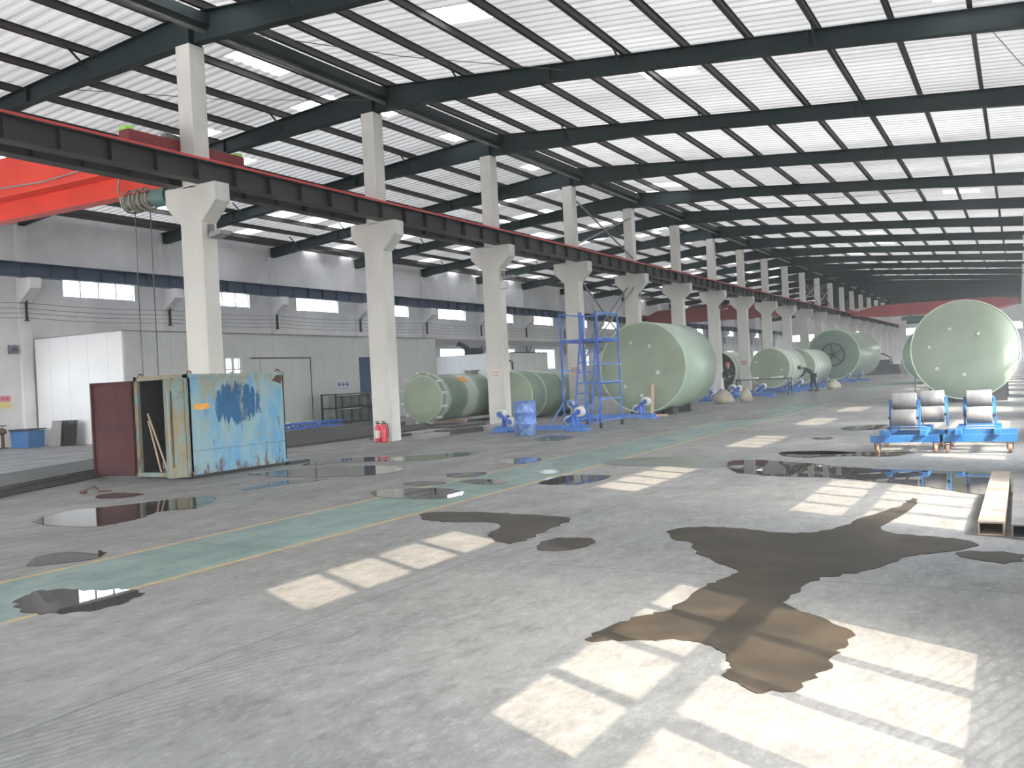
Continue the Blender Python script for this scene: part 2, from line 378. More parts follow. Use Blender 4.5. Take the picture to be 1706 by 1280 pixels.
ORD = ['first', 'second', 'third', 'fourth', 'fifth', 'sixth', 'seventh', 'eighth', 'ninth', 'tenth', 'eleventh', 'twelfth', 'thirteenth',
       'fourteenth', 'fifteenth', 'sixteenth', 'seventeenth', 'eighteenth', 'nineteenth', 'twentieth', 'twenty-first', 'twenty-second', 'twenty-third', 'twenty-fourth']

# ------------------------------------------------------------------ hall dimensions (metres)
XR, XL, XW = -14.49, -29.4, 1.0          # ridge/column row, left wall face, right wall face
Y0, YE, YB = 13.494, 133.5, -6.5         # first visible column, end wall, back wall
def YC(n): return Y0+6*(n-1)
def ZT(x): return 9.15-.088*abs(x-XR)    # top of rafters
PUR = .17
NCOL = 20

# floor, outside ground
fl = MB(); fl.box(XL-.3, XW+.3, YB, YE+.3, -.15, 0); struct(fl.build('floor', M['floor']))
g = MB(); g.box(-120, 90, -60, 260, -.45, -.2); struct(g.build('ground', M['soil']))

# walls with window openings
WIN_L = [(5.10, 5.78), (2.0, 3.43)]
WIN_R = [(5.09, 6.02), (1.215, 3.27)]
def wall_with_holes(mb, x0, x1, ya, yb, zt, rows, wins):
    """wall slab between x0,x1; wins = list of (y0,y1) ; rows = z ranges (low to high)"""
    rows = sorted(rows); zs = [0]+[z for r in rows for z in r]+[zt]
    for i in range(0, len(zs)-1, 2): mb.box(x0, x1, ya, yb, zs[i], zs[i+1])      # solid bands
    for r in rows:
        p = ya
        for a, b in wins: mb.box(x0, x1, p, a, r[0], r[1]); p = b
        mb.box(x0, x1, p, yb, r[0], r[1])
winsL = [(YC(n)+1.55, YC(n)+4.55) for n in range(-2, NCOL)]
winsR = [(1.62+6*k, 4.33+6*k) for k in range(-1, 22)]
wl = MB(); wall_with_holes(wl, XL-.24, XL, YB, YE, ZT(XL)+.185, WIN_L, winsL); struct(wl.build('wall_left', M['wall']))
wr = MB(); wall_with_holes(wr, XW, XW+.24, YB, YE, ZT(XW)+.185, WIN_R, winsR); struct(wr.build('wall_right', M['wall']))
b = MB()   # back wall with two wide gateways, one per bay, standing open
b.prism([(XL-.24, 4.6), (XW+.24, 4.6), (XW+.24, ZT(XW)+.1), (XR, ZT(XR)+.1), (XL-.24, ZT(XL)+.1)], 'y', YB-.24, YB)
for xa, xb in ((XL-.24, -28.2), (-16.0, -11.5), (-8.5, XW+.24)): b.box(xa, xb, YB-.24, YB, 0, 4.6)
struct(b.build('wall_back', M['wall']))
# end wall, with window row
b = MB(); b.box(XL-.24, XW+.24, YE, YE+.24, 0, 4.6)
ex = [(-28, -25), (-22, -19), (-13.2, -10.2), (-8.6, -6.6), (-.8, .45)]
p = XL-.24
for a, c in ex: b.box(p, a, YE, YE+.24, 4.6, 5.6); p = c
b.box(p, XW+.24, YE, YE+.24, 4.6, 5.6); b.box(XL-.24, XW+.24, YE, YE+.24, 5.6, 7.6)
b.prism([(XL-.24, 7.6), (XW+.24, 7.6), (XW+.24, ZT(XW)+.1), (XR, ZT(XR)+.1), (XL-.24, ZT(XL)+.1)], 'y', YE, YE+.24)
struct(b.build('wall_end', M['wall']))
wn = [0]
def window(x, y0, y1, z0, z1, npane, rows, depth=.12, thick=None, t=.05):
    """window in a wall parallel to Y; frame + glass"""
    wn[0] += 1
    f = MB(); xc = x
    f.box(xc-.03, xc+.03, y0, y1, z0, z0+t); f.box(xc-.03, xc+.03, y0, y1, z1-t, z1)
    for i in range(npane+1):
        yy = y0+(y1-y0)*i/npane; tt = t/2*1.1
        f.box(xc-.028, xc+.028, max(y0, yy-tt), min(y1, yy+tt), z0, z1)
    for zz, hw in rows: f.box(xc-.026, xc+.026, y0, y1, zz-hw, zz+hw)
    if thick: f.box(xc-.029, xc+.029, thick[0], thick[1], thick[2], thick[3])
    o = f.build('window_%d' % wn[0], M['white_frame']); struct(o)
    gl = MB(); gl.box(xc-.004, xc+.004, y0+.02, y1-.02, z0+.02, z1-.02); gl.build('window_pane', M['glass'], o)
for a, c in winsL:
    if a > 12:
        window(XL-.12, a, c, 5.10, 5.78, 4, [])
        window(XL-.12, a, c, 2.0, 3.43, 4, [])
for a, c in winsR:
    window(XW+.12, a, c, 5.09, 6.02, 4, [], t=.07)
    mid = (a+c)/2
    window(XW+.12, a, c, 1.215, 3.27, 4, [(2.52, .075)], thick=(a+.60, a+.75, 1.215, 2.5), t=.075)
for a, c in ex:
    wn[0] += 1; f = MB()
    for i in range(4):
        xx = a+(c-a)*i/3; f.box(max(a, xx-.03), min(c, xx+.03), YE+.1, YE+.16, 4.6, 5.6)
    f.box(a, c, YE+.1, YE+.16, 4.6, 4.65); f.box(a, c, YE+.1, YE+.16, 5.55, 5.6)
    o = struct(f.build('window_%d' % wn[0], M['white_frame']))
    gl = MB(); gl.box(a+.02, c-.02, YE+.12, YE+.13, 4.62, 5.58); gl.build('window_pane', M['glass'], o)

# thin dusty haze filling the hall
hm = bpy.data.materials.new('dusty_haze'); hm.use_nodes = True; hn = hm.node_tree.nodes; hn.remove(hn['Principled BSDF'])
hv = hn.new('ShaderNodeVolumeScatter'); hv.inputs['Density'].default_value = .0034; hv.inputs['Color'].default_value = (.9, .95, 1, 1); hv.inputs['Anisotropy'].default_value = .2
hm.node_tree.links.new(hv.outputs[0], hn['Material Output'].inputs['Volume'])
mb = MB(); mb.box(XL-.6, XW+.6, YB-.3, YE+.6, -.19, 9.6); tag(mb.build('dusty_haze', hm), 'thin pale haze filling the hall, thicker towards the far end', 'haze', kind='stuff')

# corrugated roof sheets (ribs run down the slope)
def roof(name, xa, xb, material, share, seed):
    mb = MB(); prof = []; y = YB-.3; k = 0; pitch = .30
    while y < YE+.5:
        prof += [(y, 0), (y+.20, 0), (y+.225, .035), (y+.275, .035)]; y += pitch
    nx = 12; vs = []
    for i in range(nx+1):
        x = xa+(xb-xa)*i/nx
        for yy, dz in prof: vs.append((x, yy, ZT(x)+PUR+dz))
    n = len(prof); fs = []; mi = []; rr = random.Random(seed)
    clear = {(i, g): rr.random() < share for i in range(nx) for g in range(n//12+1)}
    for i in range(nx):
        for j in range(n-1):
            fs.append((i*n+j, i*n+j+1, (i+1)*n+j+1, (i+1)*n+j)); mi.append(1 if clear[(i, j//12)] else 0)
    mb.add(vs, fs); o = mb.build(name, material); o.data.materials.append(M['skylight'])
    o.data.polygons.foreach_set('material_index', mi); return struct(o)
roof('ceiling_left', XL-.5, XR, M['roof_left'], .09, 5); roof('ceiling_right', XR, XW+.5, M['roof_right'], .02, 11)

# ------------------------------------------------------------------ roof steel
def rafter(n):
    y = YC(n); t = thing('roof_rafter', '', 'rafter', (0, y, 0), group='tapered roof rafters')
    def side(xs):
        top = []; bot = []
        for x in xs:
            d = abs(x-XR); dep = .63-(.63-.38)*min(d, 5.2)/5.2
            if d > 11: dep = .38+(d-11)*.015
            top.append((x, ZT(x))); bot.append((x, ZT(x)-dep))
        return top, bot
    mb = MB()
    for xs in ([XR, XR-2.6, XR-5.2, XR-11, XL-.1], [XR, XR+2.6, XR+5.2, XR+11, XW+.1]):
        tp, bt = side(xs)
        mb.prism(tp+bt[::-1], 'y', -.006, .006)
        for i in range(len(tp)-1):
            for (p, q, s_) in ((tp[i], tp[i+1], -1), (bt[i], bt[i+1], 1)):
                z1, z2 = p[1], q[1]; mb.prism([(p[0], z1), (q[0], z2), (q[0], z2+s_*.014), (p[0], z1+s_*.014)], 'y', -.11, .11)
        for xk in (xs[2], xs[3]):
            d = .38; mb.box(xk-.01, xk+.01, -.10, .10, ZT(xk)-d, ZT(xk))
    mb.build('rafter_beam', M['steel_rafter'], t)
    sb = MB(); sb.box(XR-.13, XR+.13, -.14, .14, 8.49, 9.14); sb.box(XR-.2, XR+.2, -.16, .16, 8.492, 8.515)
    sb.build('bearing_bracket', M['steel_dark'], t)
    return t
for n in range(-2, NCOL+1):
    t = rafter(n) if n == -2 else dup(t0, (0, YC(n), 0))
    if n == -2: t0 = t
    if n < 1: t['label'] = 'dark tapered steel rafter overhead near the camera, %s the first column' % ['three bays before', 'two bays before', 'one bay before'][n+2]
    else: t['label'] = 'dark tapered steel rafter resting on the %s white column from the camera' % ORD[n-1]
ridge_px = [-16.0-1.38*k for k in range(10)]+[-28.95]
pur_x = [-15.05+.0]+ridge_px+[-13.95+.0]+[-12.98+1.38*k for k in range(11)]
pl = sorted(x for x in pur_x if XL < x < XW)
for i, x in enumerate(pl):
    z = ZT(x); mb = MB(); s_ = 1 if x > XR else -1
    mb.box(x-.005, x+.005, YB, YE, z, z+PUR-.004); mb.box(x-.045, x+.045, YB, YE, z, z+.01); mb.box(x-.04, x+.04, YB, YE, z+PUR-.014, z+PUR-.006)
    o = mb.build('purlin', M['purlin'])
    j = i+1; nL = len([q for q in pl if q < XR])
    if x < XR: lab = 'thin roof purlin on the left slope, %s from the ridge' % ORD[nL-1-i]
    else: lab = 'thin roof purlin on the right slope, %s from the ridge' % ORD[i-nL]
    tag(o, lab, 'purlin', 'roof purlins along the hall')
# ridge tie: box purlin and round tube per hall length
mb = MB(); mb.box(-14.12, -13.90, YB, YE, 8.80, 9.02)
tag(mb.build('ridge_beam', M['steel_dark']), 'dark ridge beam running over the column tops just right of them', 'beam')
mb = MB(); mb.cyl((-14.05, YB, 8.70), (-14.05, YE, 8.70), .045, 10)
tag(mb.build('ridge_tie_tube', M['grey_metal']), 'round grey tie tube hanging just under the ridge beam', 'tube')
# knee braces purlin to rafter
mb = MB()
mb.bar((0, -.10, 0), (0, -.75, .46), .035)
kb = mb.build('purlin_brace', M['steel_dark'])
kspots = [(x, n) for n in range(1, 13) for x in (-27.57, -24.8, -22.05, -17.38, -11.6, -7.46, -3.32)]
kb0 = kb
for i, (x, n) in enumerate(kspots):
    o = kb0 if i == 0 else kb0.copy()
    if i: C.objects.link(o)
    o.location = (x, YC(n), ZT(x)-.37)
    sidetxt = {-27.57: 'left wall end', -24.8: 'left outer part', -22.05: 'left middle part', -17.38: 'left part nearest the column', -11.6: 'right part nearest the column', -7.46: 'right middle part', -3.32: 'right outer part'}[x]
    tag(o, 'short slanted brace under purlin, %s of the %s rafter' % (sidetxt, ORD[n-1]), 'brace', 'fly braces on the rafters')
# roof rod bracing
for i, (a, b_) in enumerate([((-13.9, YC(1), 8.75), (-8.9, YC(2), 8.5)), ((-14.2, YC(2), 8.8), (-18.8, YC(1), 8.5)), ((-14.9, YC(2), 8.8), (-19.0, YC(3), 8.5)),
                            ((-.4, YC(2), 7.75), (.9, YC(3), 7.7)), ((-13.9, YC(5), 8.45), (-3.0, YC(5)+.6, 7.75))]):
    mb = MB(); mid = (Vector(a)+Vector(b_))/2-Vector((0, 0, .12)); mb.tube([a, mid, b_], .009, 6)
    tag(mb.build('roof_tie_rod', M['rope']), ['thin tie rod below the roof right of the first column top', 'thin tie rod below the roof left of the second column top',
        'thin tie rod left of the ridge past the second column', 'thin tie rod at the top right edge by the right wall', 'pale sagging cable crossing below the sixth rafter'][i], 'rod')

# ------------------------------------------------------------------ columns
def column():
    t = thing('concrete_column', '', 'column', (XR, 0, 0), group='white crane columns in the middle row')
    mb = MB()
    mb.box(-.30, .30, -.20, .20, -.02, 4.93)
    mb.prism([(-.30, 4.9), (.30, 4.9), (.705, 5.29), (.705, 5.66), (-.705, 5.66), (-.705, 5.29)], 'y', -.2, .2)
    mb.build('column_shaft', M['concrete_white'], t, bevel=.02)
    mb = MB(); mb.box(-.195, .195, -.2, .2, 5.6, 8.49); mb.build('upper_post', M['concrete_white'], t, bevel=.015)
    return t
cl = ['tall white concrete column standing just behind the rusty container', 'white concrete column with two red fire extinguishers at its foot',
      'white concrete column beside the blue oil drum, between two green cylinders', 'white concrete column behind the blue mobile scaffold',
      'white concrete column rising behind the big green tank, left one of two', 'white concrete column rising behind the big green tank, right one of two',
      'white concrete column just right of the big green tank', 'white concrete column with a red notice left of the banded pale tank']
for n in range(1, NCOL+1):
    if n == 1: t = c0 = column(); t.location.y = YC(1)
    else: t = dup(c0, (XR, YC(n), 0))
    t['label'] = cl[n-1] if n <= len(cl) else 'distant white concrete crane column, %s in the middle row from the camera' % ORD[n-1]
for n in (0, -1):
    t = dup(c0, (XR, YC(n), 0)); t['label'] = 'white concrete crane column outside the left of view, %s before the container' % ['one bay', 'two bays'][-n]
# wall pilasters with corbels
def pilaster(xw, s_):
    mb = MB()
    a, b_ = sorted((xw, xw+s_*.14)); mb.box(a, b_, -.2, .2, 0, ZT(xw)-.4)
    mb.prism([(xw, 4.8), (xw+s_*.14, 4.8), (xw+s_*.75, 5.26), (xw+s_*.75, 5.62), (xw, 5.62)], 'y', -.2, .2)
    return mb
pa = pilaster(XL, 1).build('pilaster', M['wall']); pb = pilaster(XW, -1).build('pilaster', M['wall'])
for n in range(-1, NCOL+1):
    o = pa if n == -1 else pa.copy()
    if n > -1: C.objects.link(o)
    o.location = (0, YC(n), 0)
    tag(o, ('grey wall pilaster with corbel on the left wall, %s in view' % ORD[n-2]) if n > 1 else 'grey wall pilaster on the left wall, %s before the view' % ORD[1-n], 'pilaster', 'pilasters on the left wall')
for n in range(-2, NCOL+1):
    o = pb if n == -2 else pb.copy()
    if n > -2: C.objects.link(o)
    o.location = (0, YC(n), 0)
    tag(o, 'grey wall pilaster with corbel on the right wall, %s from the back' % ORD[n+2], 'pilaster', 'pilasters on the right wall')

# ------------------------------------------------------------------ crane runway beams
def runway(name, x, label, top=6.09, material=None, rail=True, z0=5.66):
    t = thing(name, label, 'beam', (x, 0, 0))
    mb = MB(); mb.box(-.15, .15, YB, YE, z0, z0+.02); mb.box(-.13, .13, YB, YE, top-.02, top); mb.box(-.008, .008, YB, YE, z0+.02, top-.02)
    y = Y0-.37-20
    while y < YE:
        if y > YB: mb.box(-.12, .12, y-.008, y+.008, z0+.02, top-.02)
        y += 1.0
    mb.build('beam', material or M['beam_dark'], t)
    if rail:
        rb = MB(); rb.box(-.035, .035, YB, YE, top, top+.05); rb.box(.09, .13, YB, YE, top, top+.045); rb.build('red_rail', M['red_rail'], t)
    return t
runway('crane_beam', -14.12, 'dark crane runway beam with red rail on the right side of the columns')
runway('crane_beam', -14.86, 'dark crane runway beam on the left side of the columns, behind them', rail=False)
runway('crane_beam', XL+.62, 'blue-grey crane beam on corbels along the left wall', top=6.1, material=M['beam_blue'], rail=False, z0=5.62)
runway('crane_beam', XW-.33, 'crane beam on corbels along the right wall', top=6.09, rail=False, z0=5.62)
# cable/conductor lines on the left wall
ins = MB(); ins.box(-.05, .05, -.02, .02, 4.22, 4.9)
for z in (4.3, 4.46, 4.62, 4.80): ins.cyl((.03, 0, z-.03), (.03, 0, z+.03), .035, 8)
ins.box(-.08, .06, -.06, .06, 4.20, 4.23); ins.box(-.08, .06, -.06, .06, 4.88, 4.91)
i0 = ins.build('insulator_bracket', M['dark_metal'])
for n in range(2, NCOL+1):
    o = i0 if n == 2 else i0.copy()
    if n > 2: C.objects.link(o)
    o.location = (XL+.2, YC(n), 0)
    tag(o, 'dark insulator bracket carrying wires on the %s pilaster of the left wall' % ORD[n-2], 'bracket', 'wire brackets on the left wall')
for i, z in enumerate((4.3, 4.46, 4.62, 4.80)):
    mb = MB()
    pts = []
    for n in range(0, NCOL):
        for k in range(4): pts.append((XL+.24, YC(n)+6*k/4, z-.07*math.sin(PI*k/4)))
    mb.tube(pts, .009, 5)
    tag(mb.build('bare_wire', M['rope']), 'bare wire along the left wall, %s of the four strands' % ['lowest', 'second lowest', 'second highest', 'highest'][i], 'wire', 'bare wires on the left wall')

# ------------------------------------------------------------------ cranes
t = thing('overhead_crane', 'bright red bridge crane spanning the left bay behind the first column', 'crane', (0, 13.6, 0))
prof = [(XL+.7, 6.25), (XL+.7, 6.55), (XL+2.2, 7.15), (-18.9, 7.15), (-16.9, 6.62), (-16.2, 6.50), (-16.2, 6.25)]
mb = MB(); mb.prism(prof, 'y', -.33, .33); mb.prism([(p[0], p[1]) for p in ((XL+.7, 6.25), (-16.2, 6.25), (-16.2, 6.22), (XL+.7, 6.22))], 'y', -.40, .40)
mb.build('box_girder', M['crane_red'], t, bevel=.01)
mb = MB(); mb.box(XL+1.0, -15.1, -.012, .012, 5.8, 6.22); mb.box(XL+1.0, -15.0, -.17, .17, 5.76, 5.80); mb.build('hoist_beam', M['crane_red'], t)
mb = MB(); mb.tube([(XL+1, -.36, 6.5), (-24, -.36, 6.34), (-21, -.36, 6.47), (-19, -.36, 6.38), (-17.2, -.37, 6.45), (-16.4, -.37, 6.35)], .02, 6); mb.build('power_cable', M['pvc_grey'], t)
mb = MB(); mb.box(-15.02, -14.72, -1.5, 1.5, 6.26, 6.60)
mb.build('end_carriage', M['crane_red_dark'], t, bevel=.015)
for sy_ in (-1.2, 1.2):
    mb = MB(); mb.cyl((-14.94, sy_, 6.22), (-14.8, sy_, 6.22), .125, 16); mb.build('wheel', M['dark_metal'], t)
for sy_ in (-1.42, 1.42):
    mb = MB(); mb.box(-14.98, -14.78, sy_-.09, sy_+.09, 6.60, 6.67); mb.build('buffer_light', M['lime'], t)
mb = MB(); mb.box(-14.95, -14.78, -.55, -.30, 6.60, 6.72); mb.cyl((-14.86, -.25, 6.67), (-14.86, .35, 6.67), .07, 12); mb.build('drive_motor', M['grey_metal'], t)
mb = MB(); mb.box(XL+.47, XL+.77, -1.5, 1.5, 6.16, 6.44); mb.build('end_carriage', M['crane_red_dark'], t)
h = thing('hoist', 'electric hoist with coiled cable hanging from the red crane left of the first column', 'hoist', (0, 13.55, 0))
mb = MB(); mb.cyl((-16.6, 0, 5.62), (-15.75, 0, 5.62), .17, 20); mb.box(-16.3, -16.1, -.08, .08, 5.70, 5.85); mb.build('rope_drum', M['grey_metal'], h)
mb = MB(); mb.cyl((-15.75, 0, 5.62), (-15.35, 0, 5.62), .20, 16); mb.cyl((-15.35, 0, 5.62), (-15.2, 0, 5.62), .13, 12); mb.build('hoist_motor', M['hoist_green'], h)
mb = MB()
for i in range(9):
    x = -16.55+i*.09; mb.tor((x, -.02, 5.62), .22+.03*math.sin(i*2.3), .018, 'x', 18, 6)
mb.build('coiled_cable', M['rope_pale'], h)
mb = MB(); mb.tube([(-16.75, -.05, 6.3), (-16.8, -.1, 5.9), (-16.7, -.1, 5.55), (-16.55, -.05, 5.42), (-16.45, 0, 5.6)], .022, 6); mb.build('cable_loop', M['rope_pale'], h)
mb = MB(); mb.tube([(-16.42, 0, 5.45), (-16.44, 0, 3.6), (-16.43, 0, 1.7)], .010, 5); mb.tube([(-15.95, 0, 5.45), (-15.96, 0, 3.5), (-15.96, 0, 1.75)], .012, 5)
mb.build('hanging_rope', M['rope'], h)
mb = MB(); mb.box(-16.5, -16.36, -.04, .04, 1.45, 1.72); mb.build('pendant_control', M['black'], h)
mb = MB(); mb.cyl((-15.96, 0, 1.55), (-15.96, 0, 1.75), .06, 10); mb.tor((-15.96, 0, 1.46), .07, .02, 'y', 14, 6, -PI*.4, PI*1.3); mb.build('hook', M['dark_metal'], h)
# small floodlight box seen between girder and wall
# far crane in right bay
t = thing('overhead_crane', 'dull red bridge crane far down the right bay behind the round tank', 'crane', (0, 93, 0))
prof = [(-13.9, 6.1), (-13.6, 6.1), (-11.5, 6.6), (-1.8, 6.6), (.2, 6.3), (.2, 6.0), (-1.6, 5.6), (-11.2, 5.6), (-13.9, 5.85)]
mb = MB(); mb.prism(prof, 'y', -.4, .4); mb.prism(prof, 'y', 2.0, 2.8); mb.build('box_girder', M['crane_dull'], t)
for x in (-14.12, XW-.33):
    mb = MB(); mb.box(x-.13, x+.13, -1.2, 4.0, 6.15, 6.45); mb.build('end_carriage', M['crane_red_dark'], t)
mb = MB(); mb.box(-9.6, -7.6, .9, 1.7, 5.1, 5.45); mb.cyl((-9.2, 1.3, 4.95), (-7.9, 1.3, 4.95), .22, 14); mb.box(-8.9, -8.7, .45, 2.0, 5.45, 5.6); mb.build('trolley', M['hoist_green'], t)
t = thing('overhead_crane', 'dull red bridge crane far down the left bay behind the columns', 'crane', (0, 77, 0))
mb = MB(); mb.prism([(XL+.7, 6.1), (XL+2, 6.7), (-17, 6.7), (-15, 6.12), (-15.3, 5.9), (-17, 5.5), (XL+2, 5.5), (XL+1.1, 5.8), (XL+.7, 6.12)], 'y', -.4, .4); mb.build('box_girder', M['crane_red_dark'], t)
for x in (-14.86, XL+.62):
    mb = MB(); mb.box(x-.12, x+.12, -1.2, 1.2, 6.11, 6.4); mb.build('end_carriage', M['crane_red_dark'], t)

# ------------------------------------------------------------------ wet floor
def smooth(P, it=2):
    for _ in range(it):
        Q = []
        n = len(P)
        for i in range(n):
            a = P[i]; b = P[(i+1) % n]
            Q += [(a[0]*.75+b[0]*.25, a[1]*.75+b[1]*.25), (a[0]*.25+b[0]*.75, a[1]*.25+b[1]*.75)]
        P = Q
    R_ = []
    for i, p in enumerate(P):
        R_.append((p[0]+.018*math.sin(p[1]*31+p[0]*17)+.009*math.sin(p[1]*83), p[1]+.02*math.sin(p[0]*37+p[1]*11)+.01*math.sin(p[0]*91)))
    return R_
PUD = [
    [(-10.657,7.045),(-10.281,6.896),(-9.99,6.868),(-9.604,6.863),(-9.276,6.931),(-9.272,7.208),(-9.313,7.534),(-9.538,7.92),(-9.58,8.164),(-9.311,8.261),(-9.326,8.52),(-9.758,9.159),(-10.033,9.364),(-10.287,9.299),(-10.492,9.055),(-10.604,8.74),(-10.721,8.491),(-10.825,8.195),(-11.114,7.956),(-10.928,7.521),(-10.791,7.182)],
    [(-12.281,9.127),(-12.36,9.422),(-12.119,9.556),(-11.532,9.458),(-11.444,9.174),(-11.625,8.957),(-11.867,8.891)],
    [(-7.877,5.106),(-8.125,5.357),(-8.228,5.595),(-8.093,5.706),(-7.907,5.829),(-7.698,5.835),(-7.527,5.656),(-7.457,5.462),(-7.591,5.317),(-7.697,5.128)],
    [(-6.541,4.156),(-6.725,4.371),(-6.677,4.487),(-6.525,4.584),(-6.275,4.557),(-6.12,4.674),(-5.973,4.718),(-5.791,4.673),(-5.67,4.5),(-5.625,4.289),(-5.683,4.142),(-5.839,4.025),(-6.021,3.949),(-6.197,3.977),(-6.337,4.055)],
    [(-10.288,9.982),(-10.436,10.755),(-10.357,11.347),(-9.76,11.595),(-9.732,11.201),(-9.982,10.798),(-10.069,10.249)],
    [(-11.67,12.838),(-11.365,13.099),(-10.955,13.365),(-10.131,13.536),(-9.178,12.93),(-9.184,12.259),(-9.402,11.908),(-9.916,11.707),(-10.479,11.625),(-11.288,11.784),(-12.199,11.998),(-11.779,12.301)],
    [(-12.247,13.605),(-12.147,14.457),(-11.944,15.061),(-10.951,15.039),(-10.59,15.46),(-9.975,16.072),(-9.536,16.049),(-9.501,15.302),(-9.764,14.442),(-10.333,14.278),(-11.111,14.28),(-11.598,13.887),(-11.795,13.346)],
    [(-7.925,10.164),(-7.78,10.436),(-7.489,10.598),(-7.024,10.649),(-6.505,10.395),(-6.283,9.927),(-6.384,9.665),(-6.713,9.619),(-7.171,9.61),(-7.526,9.761)],
    [(-8.046,11.054),(-7.909,11.355),(-7.413,11.325),(-7.268,11.023),(-7.57,10.789)],
    [(-7.984,12.121),(-7.805,12.545),(-7.376,12.567),(-7.24,11.971),(-7.533,11.759)],
    [(-7.309,11.406),(-7.066,11.681),(-6.638,11.641),(-6.321,11.248),(-6.576,11.022)],
    [(-5.71,8.191),(-5.988,8.595),(-5.594,8.717),(-5.11,8.75),(-4.676,8.677),(-4.05,8.623),(-4.018,8.18),(-3.995,7.674),(-3.942,7.223),(-4.073,7.07),(-4.489,7.468),(-4.539,7.967),(-4.822,8.175),(-5.216,8.051),(-5.558,8.1)],
    [(-3.648,6.875),(-3.808,7.343),(-3.633,7.528),(-3.39,7.529),(-3.304,7.372),(-3.278,7.127),(-3.404,6.904)],
    [(-2.88,7.956),(-2.825,8.239),(-2.468,8.333),(-2.198,8.292),(-1.938,8.124),(-1.673,8.147),(-1.483,8.406),(-1.382,8.913),(-1.214,9.528),(-1.069,9.98),(-1.065,10.445),(-0.974,10.378),(-1.003,9.633),(-1.104,8.867),(-1.126,8.337),(-0.705,8.225),(-0.39,8.134),(-0.321,7.92),(-0.512,7.626),(-0.806,7.371),(-0.919,6.89),(-1.132,6.594),(-1.289,6.436),(-1.317,6.006),(-1.331,5.67),(-1.135,5.517),(-0.93,5.344),(-0.846,5.224),(-0.855,4.881),(-0.883,4.746),(-0.844,4.611),(-0.907,4.421),(-0.918,4.235),(-1.018,4.124),(-1.159,4.12),(-1.257,4.239),(-1.307,4.387),(-1.32,4.529),(-1.419,4.684),(-1.522,4.714),(-1.631,4.814),(-1.746,4.74),(-1.988,4.678),(-2.173,4.572),(-2.159,4.781),(-2.081,5.127),(-1.963,5.293),(-1.911,5.535),(-1.934,5.975),(-1.875,6.268),(-1.795,6.527),(-1.98,6.729),(-2.301,7.061),(-2.452,7.489),(-2.673,7.64)],
    [(-0.536,7.62),(-0.278,7.685),(-0.034,7.664),(-0.035,7.376),(-0.177,7.238),(-0.359,7.354)],
    [(-4.098,14.193),(-3.851,14.519),(-3.124,14.193),(-2.473,13.702),(-1.698,13.18),(-1.036,12.998),(-0.039,12.849),(-0.042,11.047),(-0.364,10.73),(-0.718,11.111),(-1.113,11.535),(-1.795,11.989),(-2.305,12.25),(-2.897,12.288),(-3.301,12.592),(-3.565,12.664)],
    [(-6.257,14.191),(-5.727,14.777),(-5.011,15.251),(-4.365,14.524),(-3.923,13.576),(-4.098,13.089),(-4.799,13.557),(-5.567,13.437)],
    [(-5.929,11.251),(-6.01,12.079),(-5.614,12.327),(-5.073,12.228),(-5.113,11.327),(-5.528,11.096)],
    [(-8.308,14.19),(-8.107,15.017),(-7.564,14.81),(-7.267,13.956),(-7.62,13.722)],
    [(-6.704,12.741),(-6.463,13.001),(-6.157,12.622),(-6.289,12.287)],
    [(-3.682,15.699),(-3.148,15.924),(-2.267,15.628),(-2.482,15.282),(-3.366,15.315)],
    [(-11.944,50.265),(-9.507,52.305),(-4.869,45.722),(-4.443,37.641),(-6.152,34.877),(-7.674,34.015),(-9.591,39.243)],
    [(-3.673,21.79),(-2.444,22.646),(-2.601,20.792),(-3.293,20.599)],
    [(-3.797,18.767),(-3.241,18.977),(-3.227,18.115)],
    [(-3.659,15.617),(-3.275,16.14),(-2.139,15.545),(-1.463,15.814),(-1.625,14.856),(-2.516,15.067),(-3.171,14.702)],
    [(-10.211,19.222),(-10.376,20.331),(-9.672,20.399),(-9.131,19.412),(-9.272,18.598)],
    [(-8.871,26.153),(-8.45,29.046),(-6.724,28.947),(-6.331,25.808),(-7.514,24.649)],
]
PL = [('water', 'long puddle in front of the rusty container reflecting it'), ('water', 'small narrow puddle near the container door corner'),
 ('water', 'small puddle at the far left just beyond the green walkway'), ('water', 'puddle lying across the green walkway at the left edge, reflecting a window'),
 ('water', 'thin wet streak reaching from the container towards the right'), ('water', 'puddle right of the blue container side'),
 ('water', 'long thin puddle in front of the fire extinguisher column'), ('water', 'bright reflecting puddle across the green walkway near the middle'),
 ('water', 'small puddle just left of the walkway past the container'), ('water', 'small puddle at the left border of the walkway, farther one'),
 ('water', 'small dark puddle on the walkway beside the reflecting one'), ('wet', 'dark wet patch touching the small window light patch'),
 ('wet', 'oval puddle alone in the middle of the floor'), ('wet', 'largest puddle, crossing the big patch of sunlight in the foreground'),
 ('wet', 'narrow wet strip at the right edge beside the largest puddle'), ('water', 'long puddle before the roller carts reflecting their blue frames'),
 ('damp', 'damp streak right of the walkway crossing the second strip of sunlight'), ('water', 'dark puddle along the right border of the walkway'),
 ('water', 'puddle left of the walkway in front of the blue drum'), ('damp', 'small damp spot on the walkway, middle distance'),
 ('water', 'long narrow puddle left of the roller carts'), ('damp', 'broad damp area far back between the two rows of tanks'),
 ('water', 'thin puddle in the distance left of the carts'), ('water', 'tiny thin puddle in the middle distance'),
 ('water', 'thin puddle just in front of the left roller cart'), ('water', 'dark puddle beside the blue drum and roller stand'),
 ('damp', 'damp streak on the floor right of the big green tank')]
for P, (mk, lab) in zip(PUD, PL):
    Q = smooth(P); hgt = .003 if mk == 'damp' else .005
    mb = MB(); mb.prism(Q, 'z', 0.0005, hgt)
    tag(mb.build('puddle', M[mk]), lab, 'puddle', 'puddles on the concrete floor')

